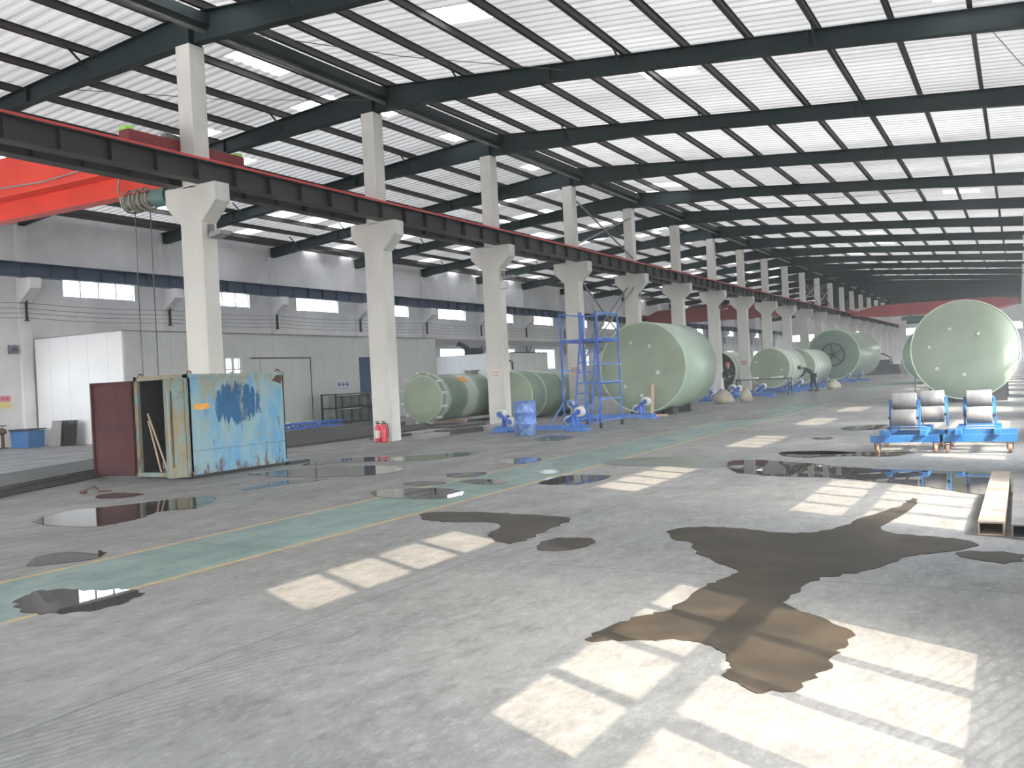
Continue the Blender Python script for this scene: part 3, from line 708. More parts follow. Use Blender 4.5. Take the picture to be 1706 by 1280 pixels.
# ------------------------------------------------------------------ rusty container
t = thing('tool_container', 'rusty pale blue steel container with open brown doors before the first column', 'container', (-13.9, 11.3, 0.03))
mb = MB(); mb.box(1.26, 1.30, 0, 2.36, .04, 1.77)
for z in (.06, 1.75): mb.box(1.24, 1.32, 0, 2.36, z-.03, z+.03)
mb.build('side_panel', M['container'], t)
mb = MB(); mb.box(.0, 1.26, .04, 2.34, 1.74, 1.77); mb.build('roof_panel', M['cdoor'], t)
mb = MB(); mb.box(-.05, -.01, 0, 2.36, 0, 1.77); mb.box(-.05, 1.3, 2.34, 2.37, 0, 1.77); mb.box(-.05, 1.3, 0, 2.36, -.02, .05); mb.build('inner_shell', M['cinside'], t)
mb = MB(); mb.box(-.05, .03, -.02, .05, 0, 1.78); mb.box(-.05, 1.3, -.02, .05, 1.71, 1.79); mb.box(-.05, 1.3, -.04, .05, 0, .07); mb.box(1.20, 1.3, -.02, .05, 0, 1.78); mb.build('door_frame', M['cdoor'], t)
def cdoor(loc, ang, L, mm, name, h0=.02, h1=1.72):
    mb = MB(); mb.box(0, L, -.012, .012, h0, h1)
    for a in (0, L-.035): mb.box(a, a+.035, -.05, .05, h0, h1)
    mb.box(0, L, -.05, .05, h0, h0+.035); mb.box(0, L, -.05, .05, h1-.035, h1)
    o = mb.build(name, mm, t, loc); o.rotation_euler = (0, 0, ang); return o
d = cdoor((-.05, -.03, 0), math.radians(183), 1.05, M['cbrown'], 'door'); tag(d, 'red-brown door swung open to the left')
mb = MB(); mb.cyl((.9, -.06, .95), (.9, -.06, 1.1), .012, 8); mb.build('door_handle', M['dark_metal'], d)
d = cdoor((1.28, -.05, 0), math.radians(-99), .38, M['cdoor'], 'door'); tag(d, 'rust-streaked pale door half open')
mb = MB(); mb.cyl((.30, .05, .2), (.30, .05, 1.5), .011, 8); mb.build('lock_rod', M['rust'], d)
for (x, y) in ((.02, .08), (1.24, .10), (1.24, 2.28), (.02, 2.28)):
    mb = MB(); mb.tor((x, y, 1.79), .045, .012, 'x', 12, 6, 0, PI); mb.build('lifting_eye', M['rust'], t)
mb = MB(); mb.prism([(.10, 1.17), (.13, 1.27), (.30, 1.25), (.44, 1.28), (.47, 1.18), (.30, 1.15)], 'x', 1.30, 1.303); mb.build('paint_patch', M['orange'], t)
mb = MB(); mb.prism([(2.05, 1.62), (2.28, 1.80), (2.34, 1.78), (2.30, 1.55)], 'x', 1.30, 1.304); mb.build('rust_bracket', M['rust'], t)
# things in it
for i, (a, b_) in enumerate([((-13.78, 11.42, 1.15), (-13.25, 11.36, .09)), ((-13.80, 11.44, 1.02), (-13.45, 11.38, .09))]):
    mb = MB(); mb.cyl(a, b_, .018, 8); tag(mb.build('pole', M['wood']), ['longer wooden pole leaning inside the open container', 'shorter wooden pole leaning inside the open container'][i], 'pole')
mb = MB()
for k in range(7): mb.tor((-13.15, 11.75, 1.22), .22+.012*k, .016, 'y', 24, 6)
mb.cyl((-13.15, 11.4, 1.42), (-13.15, 13.6, 1.42), .012, 6)
tag(mb.build('hose_coil', M['green_hose']), 'coiled dull green hose hanging inside the container', 'hose')
mb = MB()
for z in (.09, .17, .25):
    mb.box(-13.45, -13.12, 11.42, 11.66, z, z+.02)
for q in range(6): mb.box(-13.45+.062*q, -13.43+.062*q, 11.41, 11.43, .09, .28)
mb.box(-13.45, -13.43, 11.42, 11.66, .09, .28); mb.box(-13.14, -13.12, 11.42, 11.66, .09, .28)
tag(mb.build('crate', M['grey_metal']), 'small wire crate on the container floor by the poles', 'crate')
mb = MB(); mb.lathe([(.0, 0), (.16, 0), (.19, .05), (.15, .12), (.05, .15), (0, .15)], 'z', 16, (-13.0, 11.6, .08)); tag(mb.build('bucket', M['green_hose']), 'dark green heap on the container floor right of the crate', 'bucket')
# small hook of rod on floor left of the container and beside
mb = MB(); mb.tube([(-12.9, 9.35, .02), (-12.75, 9.5, .10), (-12.65, 9.5, .02), (-12.5, 9.6, .02)], .014, 6); mb.tube([(-12.9, 9.35, .02), (-12.7, 9.3, .03)], .02, 6)
tag(mb.build('bent_rod', M['rust']), 'small bent rusty rod lying on the floor before the container', 'rod')
mb = MB(); mb.tube([(-15.35, 11.9, .05), (-15.5, 11.8, .25), (-15.45, 11.75, .42), (-15.25, 11.7, .48), (-15.1, 11.75, .45)], .018, 6); mb.tube([(-15.32, 11.9, .05), (-15.2, 11.9, .2), (-15.35, 11.85, .4)], .018, 6)
tag(mb.build('hose', M['black']), 'black looped hose beside the open brown container door', 'hose')
mb = MB(); mb.box(-12.62, -12.45, 13.6, 14.15, 0, .06); tag(mb.build('steel_offcut', M['dark_metal']), 'short dark steel offcut sticking out by the container corner', 'steel bar')

# steel bars left behind the container
dv = Vector((-.40, .915, 0)).normalized(); nv = Vector((-dv.y, dv.x, 0))
bars = []
for L_ in range(2):
    for k in range(11-L_):
        o = Vector((-12.9, 6.3, .05+L_*.08))+nv*(.17*k+.09*L_+.05)
        bars.append((o, o+dv*(9.2-.25*((k*7) % 5))))
for i, (p, q) in enumerate(bars):
    mb = MB(); mb.bar(p+dv*1.0, q, .12, .072); o = mb.build('steel_bar', M['steel_stock'])
    lay, idx = ('lower', i) if i < 11 else ('upper', i-11)
    tag(o, 'long dull steel bar left of the container, %s layer, %s from the front' % (lay, ORD[idx]), 'steel bar', 'stacked steel bars at the left')
# steel stock right of the container
for i in range(12):
    x = -16.15-.24*i; z = .08+.015*i
    mb = MB(); mb.box(x-.10, x+.10, 15.2+.3*((i*5) % 3), 25.2-.4*((i*3) % 4), 0, z)
    tag(mb.build('steel_channel', M['steel_stock']), 'dull steel channel on the floor between the first two columns, %s from the front' % ORD[i], 'steel bar', 'steel channels on the floor')
# blue lattice truss and rollers on the stock
t = thing('lattice_truss', 'bright blue lattice truss lying on the steel stock before the white booth', 'truss', (-19.95, 20.2, .22))
mb = MB()
for dx in (0, .35):
    mb.bar((dx, -3.0, .02), (dx, 3.8, .02), .05); mb.bar((dx, -3.0, .16), (dx, 3.8, .16), .05)
mb.build('chord', M['blue'], t)
mb = MB()
for k in range(17):
    y = -3+.4*k
    mb.bar((0, y, .02), (0, y+.2, .16), .025); mb.bar((0, y+.2, .16), (0, y+.4, .02), .025)
mb.build('lattice', M['blue'], t); l2 = bpy.data.objects.new('lattice', bpy.data.meshes[-1] if False else kids(t)[-1].data)
C.objects.link(l2); l2.parent = t; l2.location = (.35, 0, 0)
mb = MB(); mb.box(-.5, .9, -2.4, -2.3, -.22, -.005); mb.box(-.5, .9, 2.9, 3.0, -.22, -.005); mb.build('bearer', M['steel_stock'], t)
for i in range(5):
    y = 17.9+1.15*i; mb = MB(); mb.lathe([(.05, -.22), (.17, -.22), (.2, -.16), (.2, .16), (.17, .22), (.05, .22)], 'y', 20, (-21.2, y+1.6, .2))
    tag(mb.build('pipe_fitting', M['frp_pale'] if i in (2, 3) else M['frp_dark']), '%s green-white pipe fitting lying before the booth door, %s from the left' % (('pale', 'dark')[i not in (2, 3)], ORD[i]), 'pipe fitting', 'pipe fittings on the floor')

# ------------------------------------------------------------------ white booth
t = thing('panel_booth', 'large white sandwich-panel booth against the left wall behind the container', 'booth', (-29.36, 19.7, 0))
mb = MB(); mb.box(.2, 4.56, 0, .08, 0, 3.57); mb.build('front_panel', M['panel_x'], t)
mb = MB()
Lb = 17.9; w0, w1, wz0, wz1 = 4.25, 5.12, 1.9, 2.72; dd0, dd1 = 11.9, 12.75
mb.box(4.48, 4.56, .08, w0, 0, 3.57); mb.box(4.48, 4.56, w0, w1, 0, wz0); mb.box(4.48, 4.56, w0, w1, wz1, 3.57); mb.box(4.48, 4.56, w1, dd0, 0, 3.57)
mb.box(4.48, 4.56, dd0, dd1, 2.7, 3.57); mb.box(4.48, 4.56, dd1, Lb, 0, 3.57)
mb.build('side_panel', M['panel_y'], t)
mb = MB(); mb.box(.2, 4.48, Lb-.08, Lb, 0, 3.57); mb.build('back_panel', M['panel_x'], t)
mb = MB(); mb.box(.2, 4.6, -.03, Lb+.03, 3.57, 3.60); mb.build('roof_panel', M['grey_metal'], t)
f = MB()
for (a, c, z0, z1) in ((w0, w1, wz0, wz0+.05), (w0, w1, wz1-.05, wz1), (w0, w0+.05, wz0, wz1), (w1-.05, w1, wz0, wz1), ((w0+w1)/2-.02, (w0+w1)/2+.02, wz0, wz1), (w0, w1, 2.27, 2.31)): f.box(4.47, 4.58, a, c, z0, z1)
fo = f.build('booth_window_frame', M['white_frame'], t); gl = MB(); gl.box(4.51, 4.515, w0, w1, wz0, wz1); gl.build('pane', M['glass'], fo)
mb = MB(); mb.box(4.50, 4.53, dd0, dd1, 0.02, 2.7); dro = mb.build('booth_door', M['dark_blue_sheet'], t); mb = MB(); mb.cyl((4.54, dd0+.1, 1.0), (4.54, dd0+.1, 1.15), .02, 8); mb.build('handle', M['grey_metal'], dro)
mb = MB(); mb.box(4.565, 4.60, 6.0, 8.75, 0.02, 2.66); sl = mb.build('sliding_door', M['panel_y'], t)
mb = MB(); mb.box(4.60, 4.615, 5.5, 8.8, 2.66, 2.70); mb.box(4.60, 4.612, 8.74, 8.78, 0, 2.68); mb.build('door_track', M['dark_metal'], sl)
t = thing('safety_board', 'white safety board with three blue round symbols on the booth', 'sign', (-24.79, 30.45, 1.32))
mb = MB(); mb.box(0, .015, -.42, .42, 0, .42); mb.build('board', M['sign_white'], t)
for i in range(3):
    mb = MB(); y = -.26+.26*i; mb.cyl((.015, y, .26), (.02, y, .26), .10, 18); so = mb.build('safety_symbol', M['sign_blue'], t)
    mb = MB(); mb.tor((.022, y, .27), .045, .012, 'x', 10, 5, -.3, PI+.3); mb.build('symbol_figure', M['sign_white'], so)
    mb = MB(); mb.box(.015, .019, y-.09, y+.09, .06, .09); mb.build('caption_strip', M['sign_blue'], t)
mb = MB(); mb.box(-24.79, -24.78, 28.05, 28.5, 1.72, 1.76); mb.box(-24.79, -24.78, 28.3, 28.5, 1.56, 1.62); tag(mb.build('notice_strip', M['sign_red']), 'small red lettered strip on the booth beside its sliding door', 'sign')
# grey-green drums in a two level rack
t = thing('drum_rack', 'dark two-level drum rack in front of the booth wall', 'rack', (-23.7, 29.6, 0))
mb = MB()
for y in (-1.4, 1.55):
    for x in (-.35, .35): mb.box(x-.03, x+.03, y-.03, y+.03, 0, 1.2)
mb.build('upright', M['dark_metal'], t)
mb = MB()
for z in (.08, .63, 1.17): mb.box(-.38, .38, -1.45, 1.6, z-.02, z+.02)
mb.build('shelf', M['dark_metal'], t)
k = 0
for lv, z in enumerate((.101, .651)):
    for c_ in range(5):
        mb = MB(); mb.lathe([(0, 0), (.23, 0), (.245, .03), (.235, .2), (.245, .22), (.235, .24), (.245, .42), (.23, .45), (0, .45)], 'z', 18)
        o = mb.build('storage_drum', M['grey_green_drum'] if k < 99 else None, loc=(-23.65, 28.5+.56*c_, z)); k += 1
        tag(o, 'grey-green drum on the %s rack shelf, %s from the left' % (('lower', 'upper')[lv], ORD[c_]), 'drum', 'drums in the rack')
# second booth behind cylinders
t = thing('panel_booth', 'lower pale booth behind the long streaked cylinder', 'booth', (-29.36, 44, 0))
mb = MB(); mb.box(.0, 5.1, 0, .08, 0, 2.9); mb.build('front_panel', M['panel_x'], t)
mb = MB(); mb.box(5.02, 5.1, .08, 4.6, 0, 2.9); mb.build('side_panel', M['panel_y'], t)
mb = MB(); mb.box(0, 5.1, .08, 4.6, 2.84, 2.9); mb.build('roof_panel', M['grey_metal'], t)
# wall duct with brackets
t = thing('wall_duct', 'grey horizontal duct on triangular brackets along the left wall past the booth', 'duct', (XL, 41, 3.75))
mb = MB(); mb.box(.15, .55, -1.5, 60, -.17, .17); mb.build('duct', M['pvc_grey'], t)
for n in range(6, 12):
    mb = MB(); y = YC(n)-41; mb.bar((.16, y, -.18), (.16, y, -.75), .05); mb.bar((.16, y, -.7), (.52, y, -.2), .04); mb.build('duct_bracket', M['dark_metal'], t)
t = thing('exhaust_pipe', 'dark vertical exhaust pipe and fan box under the wall duct', 'pipe', (-28.2, 46.0, 2.9))
mb = MB(); mb.tube([(-.75, .2, .72), (-.4, .2, .62), (0, 0, .45), (0, 0, 0)], .17, 12); mb.build('pipe', M['dark_metal'], t)
mb = MB(); mb.box(.1, .8, -.3, .5, 0, .42); mb.build('fan_box', M['dark_metal'], t)

# left wall bits
t = thing('safety_poster', 'pink and yellow poster on the left wall at the left edge', 'poster', (XL+.005, 18.55, 1.3))
mb = MB(); mb.box(0, .006, -.35, .35, 0, .22); mb.build('poster_bottom', M['poster_yellow'], t)
mb = MB(); mb.box(0, .006, -.35, .35, .22, .42); mb.build('poster_heading', M['poster_pink'], t)
mb = MB()
for q in range(4): mb.box(.006, .008, -.28+.15*q, -.18+.15*q, .28, .36)
mb.build('poster_lettering', M['sign_red'], t)
t = thing('wall_meter_box', 'small dark framed box on the left wall near the poster', 'box', (XL, 19.05, 3.1))
mb = MB(); mb.box(0, .12, -.16, .16, 0, .30); mb.build('housing', M['grey_metal'], t); mb = MB(); mb.box(.12, .13, -.1, .1, .07, .24); mb.build('screen', M['dark_blue_sheet'], t)
t = thing('plastic_tub', 'blue plastic tub with dark lid standing at the foot of the left wall', 'tub', (-28.3, 18.7, 0))
mb = MB(); mb.prism([(-.42, 0), (.42, 0), (.47, .55), (-.47, .55)], 'y', -.3, .3); mb.build('tub', mat('tub_blue', (.03, .13, .33), .5), t, bevel=.02)
mb = MB(); mb.prism([(-.5, .55), (.48, .57), (.48, .61), (-.5, .60)], 'y', -.33, .33); mb.build('lid', M['dark_metal'], t)
for i in range(5):
    mb = MB(); pts = []
    for k in range(9):
        a = -.5+k/8.0; pts.append((a*.75, .16*math.cos(a*2.6)))
    vs = []
    for (x, y) in pts: vs += [(x, y, 0), (x*.85, y+.12, .82)]
    fs = [(2*k, 2*k+2, 2*k+3, 2*k+1) for k in range(8)]; mb.add(vs, fs, True)
    vs2 = [(v[0], v[1]+.012, v[2]) for v in vs]; mb.add(vs2, [f_[::-1] for f_ in fs], True)
    o = mb.build('curved_sheet', mat('sheet_%d' % i, (.26+.02*(i % 2), .25, .25), .6) if i < 2 else bpy.data.materials['sheet_%d' % (i % 2)], loc=(-27.45+.11*i, 19.0+.06*i, 0)); o.rotation_euler = (0, 0, -.15)
    tag(o, 'curved grey sheet leaning at the booth corner, %s of the leaning row' % ORD[i], 'sheet', 'curved sheets leaning by the booth')
t = thing('hand_valve', 'dark valve stand with handwheel at the left edge by the wall', 'valve', (-29.0, 18.3, 0))
mb = MB(); mb.cyl((0, 0, 0), (0, 0, .5), .05, 12); mb.cyl((0, 0, .0), (0, 0, .03), .16, 14); mb.lathe([(.05, .45), (.13, .5), (.13, .6), (.05, .66)], 'z', 14); mb.build('body', M['rust'], t)
mb = MB(); mb.tor((0, 0, .74), .13, .014, 'z', 18, 6); mb.cyl((-.13, 0, .74), (.13, 0, .74), .01, 6); mb.cyl((0, 0, .62), (0, 0, .75), .012, 6); mb.build('handwheel', M['dark_metal'], t)

# ------------------------------------------------------------------ tanks
def tank(name, label, x, y, z, r, L, shell, end, ports=(), cat='tank', group=None, rim=True, open_end=False, n=64):
    t = thing(name, label, cat, (x, y, 0), group=group)
    mb = MB()
    if open_end:
        mb.lathe([(r-.05, 0), (r, 0), (r, L), (0.0, L)], 'y', n, (0, 0, z)); mb2 = MB(); mb2.lathe([(r-.05, 0), (r-.05, L-.1), (0, L-.1)], 'y', n, (0, 0, z))
        mb.build('shell', shell, t); mb2.build('dark_lining', M['cinside'], t); return t
    mb.lathe([(r-.03, .012), (r, .05), (r, L-.05), (r-.03, L), (0, L)], 'y', n, (0, 0, z)); mb.build('shell', shell, t)
    mb = MB(); mb.lathe([(0, 0), (r*.6, .0), (r-.06, .003), (r-.035, .02)], 'y', n, (0, 0, z)); mb.build('end_cap', end, t)
    if rim: mb = MB(); mb.tor((0, .02, z), r-.02, .022, 'y', n, 8); mb.build('rim', M['rim'], t)
    for (px, pz, pr) in ports:
        mb = MB(); mb.cyl((px, -.035, pz), (px, .01, pz), pr, 12, pr*1.1); mb.build('port_cap', M['frp_white'], t)
    return t
tank('storage_tank', 'largest green fibreglass tank, lying behind the blue scaffold', -11.0, 29.0, 1.61, 1.52, 3.5, M['frp'], M['frp_end'],
     [(-.35, 2.45, .05), (.30, 2.30, .06), (-.80, 1.75, .065), (.55, 1.42, .065), (-.05, .68, .06), (-.62, 1.0, .045)])
tank('storage_tank', 'round green tank end half in sunlight behind the roller carts', -1.545, 32.55, 1.664, 1.577, 5.0, M['frp'], M['frp_end'],
     [(-.38, 2.35, .045), (.42, 2.15, .055), (-1.0, 1.80, .045), (-.80, 1.1, .05), (-.02, .88, .05)])
for x in (-2.3, -.75):
    for y in (33.2, 36.8):
        mb = MB(); sg = 1 if x > -1.5 else -1; mb.prism([(x-.35, 0), (x+.35, 0), (x+.35, .16+.36*(sg > 0)), (x-.35, .16+.36*(sg < 0))], 'y', y-.12, y+.12)
        tag(mb.build('chock', M['dark_metal']), 'dark wedge chock under the sunlit tank, %s %s' % (('front', 'rear')[y > 34], ('left', 'right')[x > -1.5]), 'chock', 'chocks under the sunlit tank')
for y in (29.8, 31.6):
    for sg in (-1, 1):
        mb = MB(); mb.prism([(-11+sg*.35, 0), (-11+sg*.75, 0), (-11+sg*.75, .28), (-11+sg*.35, .12)][::sg], 'y', y-.1, y+.1)
        tag(mb.build('chock', M['dark_metal']), 'low dark chock under the largest green tank, %s %s' % (('front', 'rear')[y > 30], ('left', 'right')[sg > 0]), 'chock', 'chocks under the largest tank')
t = tank('long_cylinder', 'long streaked grey-green cylinder with clamped end lying behind the second column', -17.8, 26.0, .93, .80, 7.6, M['frp_streak'], M['frp_end'], rim=False)
mb = MB(); mb.tor((0, .12, .93), .82, .05, 'y', 40, 8); mb.build('flange', M['frp_dark'], t)
for k in range(12):
    a = 2*PI*k/12+.2; mb = MB(); x, z = .87*math.cos(a), .93+.87*math.sin(a)
    if z < .1: z = .1
    mb.box(x-.05, x+.05, .02, .26, z-.04, z+.04); mb.cyl((x, -.04, z), (x, .3, z), .02, 8); mb.build('clamp', M['frp_white'], t)
mb = MB(); mb.box(-.1, .18, 3.0, 3.5, 1.70, 1.84); mb.box(-.13, .21, 2.95, 3.55, 1.80, 1.84); mb.build('top_saddle', M['grey_metal'], t)
mb = MB()
vs = []
for q in range(5):
    a = math.radians(38+5*q)
    for yy in (1.55, 2.0): vs.append((.806*math.cos(a), yy+.06*math.sin(q*2), .93+.806*math.sin(a)))
mb.add(vs, [(2*q, 2*q+1, 2*q+3, 2*q+2) for q in range(4)]); mb.build('orange_mark', M['orange'], t)
t = tank('long_cylinder', 'green cylinder with hose, lying between the drum column and the scaffold column', -15.78, 28.6, .86, .85, 5.5, M['frp_dark'], M['frp_end'])
mb = MB(); mb.tor((0, 1.0, .86), .87, .04, 'y', 40, 8); mb.tor((0, 2.6, .86), .87, .03, 'y', 40, 8); mb.build('joint_band', M['frp_pale'], t)
mb = MB(); mb.tube([(-.9, .2, 2.1), (-.1, .2, 2.1), (0, .2, 2.05), (0, .2, 1.72)], .03, 8); mb.build('vent_pipe', M['black'], t)
mb = MB(); mb.cyl((0, .2, 1.66), (0, .2, 1.78), .09, 12); mb.build('nozzle', M['frp_white'], t)
tank('open_tank', 'pale cylinder with a dark open mouth, behind the helmeted person', -16.7, 57.0, 1.26, 1.25, 6.0, M['frp_pale'], M['frp_end'], open_end=True)
tank('storage_tank', 'pale banded tank on rollers, nearer one of the pair beyond the largest tank', -11.75, 50.0, 1.33, 1.08, 4.3, M['frp_pale'], M['frp_end'], [(.62, 1.22, .05), (-.7, 1.7, .05), (.1, 2.2, .03)])
tank('storage_tank', 'pale banded tank on rollers, farther one behind the bending person', -11.76, 57.0, 1.30, 1.08, 5.4, M['frp_pale'], M['frp_end'], [(.4, 1.7, .03)])
t = tank('winding_tank', 'wide far green tank with a dark spoked wheel on its end', -11.85, 70.0, 2.04, 1.82, 11.5, M['frp_dark'], M['frp_dark'])
mb = MB(); mb.tor((0, -.12, 2.04), .80, .05, 'y', 32, 8); mb.cyl((0, -.25, 2.04), (0, 0, 2.04), .17, 14)
for k in range(5):
    a = 2*PI*k/5+.5; mb.bar((0, -.12, 2.04), (.8*math.cos(a), -.12, 2.04+.8*math.sin(a)), .09, .07)
mb.build('spoked_wheel', M['dark_metal'], t)
mb = MB(); mb.tor((0, .05, 2.04), 1.8, .07, 'y', 48, 8); mb.build('end_ring', M['rim'], t)
tank('storage_tank', 'dark green tank edge showing left behind the sunlit round tank', -4.4, 58.0, 1.622, 1.62, 5, M['frp_dark'], M['frp_dark'])
tank('storage_tank', 'dim green cylinder far back between the middle columns', -19.5, 68.0, 1.252, 1.25, 6, M['frp_dark'], M['frp_dark'])

for y, lab in ((27.6, 'front timber bearer under the long streaked cylinder'), (31.5, 'rear timber bearer under the long streaked cylinder')):
    mb = MB(); mb.box(-18.5, -17.1, y-.08, y+.08, 0, .128); tag(mb.build('timber_bearer', M['wood']), lab, 'timber')
# ------------------------------------------------------------------ roller stands
def roller_unit(label, x, y, half, wz=.46, wx=None, dark=True, group='blue roller stands', ext=.5):
    t = thing('roller_stand', label, 'roller stand', (x, y, 0), group=group)
    mb = MB(); mb.box(-half-ext, half+ext, -.16, -.09, .05, .16); mb.box(-half-ext, half+ext, .09, .16, .05, .16); mb.build('base_beam', M['blue_light'], t)
    mb = MB()
    for sx in (-half-ext+.2, half+ext-.2): mb.box(sx-.25, sx+.25, -.26, .26, .0, .05)
    mb.build('foot_plate', M['blue_light'], t)
    wx = wx or half
    for s_ in (-1, 1):
        a = (s_*wx, wz); b_ = (s_*(wx-.30), wz-.225); c_ = (s_*(wx-.13), .16)
        for yy in (-.13, .13):
            mb = MB(); mid = ((a[0]+b_[0])/2, (a[1]+b_[1])/2); mb.bar((a[0], yy, a[1]), (b_[0], yy, b_[1]), .024, .10)
            mb.bar((c_[0], yy, .15), (mid[0], yy, mid[1]), .022, .20)
            mb.cyl((a[0], yy-.018, a[1]), (a[0], yy+.018, a[1]), .072, 14); mb.cyl((b_[0], yy-.018, b_[1]), (b_[0], yy+.018, b_[1]), .072, 14)
            mb.build('rocker_plate', M['blue'], t)
        for (wx_, wz_) in (a, b_):
            mb = MB(); mb.lathe([(.05, -.10), (.125, -.10), (.135, -.085), (.135, .085), (.125, .10), (.05, .10)], 'y', 24, (wx_, 0, wz_)); mb.build('roller_wheel', M['white_rubber'], t)
    return t
roller_unit('blue roller stand with white wheels right of the blue drum', -11.35, 22.1, 1.18, .50, ext=.15)
roller_unit('blue roller stand with white wheels just before the largest tank', -11.55, 27.3, 1.28, .54, ext=.25)
roller_unit('roller stand right behind the largest green tank', -12.0, 39.0, .75, .50)
roller_unit('roller stand at the feet of the helmeted person', -12.2, 42.6, .75, .50)
roller_unit('roller stand behind the sack, nearest before the banded tank', -11.6, 44.8, .75, .50)
roller_unit('roller stand under the front of the nearer banded tank', -11.75, 50.9, .87, .482)
roller_unit('roller stand under the rear of the nearer banded tank', -11.75, 53.6, .87, .482)
roller_unit('roller stand under the front of the farther banded tank', -11.76, 58.0, .87, .452)
roller_unit('roller stand under the rear of the farther banded tank', -11.76, 61.5, .87, .452)
roller_unit('roller stand in front of the spoked wheel tank', -11.85, 68.8, 1.2, .5)
roller_unit('roller stand under the middle of the spoked wheel tank', -11.85, 74.0, 1.35, .55)
for (lab, nm, mm, pts, w_) in [('pale timber post leaning on the largest tank end behind a roller', 'timber_post', 'wood', ((-10.55, 28.55, 0), (-10.62, 28.92, 1.02)), .09),
                             ('short pale plank lying at the foot of the largest tank', 'plank', 'wood', ((-10.75, 28.2, .04), (-10.0, 28.5, .04)), .08)]:
    mb = MB(); mb.bar(pts[0], pts[1], w_, w_*.8); tag(mb.build(nm, M[mm]), lab, 'timber')

# ------------------------------------------------------------------ roller carts at the right
def cart(label, loc, sets, rz=0):
    t = thing('roller_cart', label, 'cart', loc, rz, 'wheeled roller carts')
    xs = (-.50, .50)
    for yy in (-.55, .55):
        mb = MB(); mb.box(-.52, .52, yy-.05, yy+.05, .17, .28); mb.build('cross_beam', M['cart_blue'], t)
    mb = MB()
    for xx in (-.26, .26): mb.box(xx-.04, xx+.04, -.75, .75, .285, .36)
    mb.box(-.30, .30, -.32, -.24, .365, .385); mb.box(-.30, .30, .24, .32, .365, .385)
    mb.build('side_rail', M['cart_blue'], t)
    for sx in (-.42, .42):
        for yy in (-.55, .55):
            mb = MB(); mb.lathe([(.02, -.025), (.065, -.025), (.07, -.018), (.07, .018), (.065, .025), (.02, .025)], 'x', 18, (sx, yy, .07)); w_ = mb.build('caster_wheel', M['caster'], t)
            mb = MB(); mb.box(sx-.045, sx-.033, yy-.03, yy+.03, .06, .17); mb.box(sx+.033, sx+.045, yy-.03, yy+.03, .06, .17); mb.box(sx-.05, sx+.05, yy-.05, yy+.05, .155, .17); mb.build('caster_fork', M['dark_metal'], w_)
    for (x0, yc) in sets:
        for s_ in (-1, 1):
            mb = MB(); mb.bar((x0+s_*.21, yc+.02, .36), (x0+s_*.21, yc+.02, .80), .03, .09); mb.bar((x0+s_*.195, yc-.12, .53), (x0+s_*.195, yc+.06, .82), .02, .05)
            mb.build('upright_bracket', M['cart_blue'], t)
        for (yy, zz) in ((yc+.05, .80), (yc-.14, .55)):
            mb = MB(); mb.lathe([(.03, -.175), (.125, -.175), (.13, -.165), (.13, .165), (.125, .175), (.03, .175)], 'x', 28, (x0, yy, zz)); dr = mb.build('steel_roller', M['grey_roller'], t)
            mb = MB(); mb.cyl((x0-.22, yy, zz), (x0+.22, yy, zz), .022, 10); mb.build('axle', M['dark_metal'], dr)
    return t
cart('left wheeled roller cart with two sets of grey rollers before the sunlit tank', (-1.60, 16.05, 0), [(-.02, -.40), (.32, .42)])
cart('right wheeled roller cart with one set of grey rollers before the sunlit tank', (-.60, 16.05, 0), [(.02, -.1)])
mb = MB(); mb.tube([(-1.42, 15.75, 1.9), (-1.46, 15.7, 1.3), (-1.4, 15.7, .9), (-1.33, 15.8, .5)], .006, 5)
mb = MB(); mb.tube([(-1.47, 16.0, 1.18), (-1.48, 16.0, .95), (-1.43, 15.95, .8), (-1.38, 15.9, .42)], .010, 6); tag(mb.build('loose_cable', M['black']), 'thin black cable sticking up from the left roller cart', 'cable')
# rectangular tubes at lower right
def rtube(label, x, y0, y1, mm, w_=.19, h_=.11, rz=0):
    mb = MB(); t_ = .012
    mb.box(-w_/2, w_/2, 0, y1-y0, h_-t_, h_); mb.box(-w_/2, w_/2, 0, y1-y0, 0, t_); mb.box(-w_/2, -w_/2+t_, 0, y1-y0, t_, h_-t_); mb.box(w_/2-t_, w_/2, 0, y1-y0, t_, h_-t_)
    o = mb.build('rectangular_tube', M[mm], loc=(x, y0, .005)); o.rotation_euler = (0, 0, rz); return tag(o, label, 'steel tube')
rtube('sunlit rusty rectangular steel tube lying at the right edge, left one', -.26, 8.35, 12.0, 'steel_tube', rz=-.004)
rtube('grey rectangular steel tube at the right edge, right one', -.02, 8.25, 11.6, 'steel_tube_grey', w_=.19, h_=.11)
rtube('dark steel tube close to the right wall behind the grey one', .25, 9.5, 13.5, 'steel_stock', w_=.16, h_=.10)

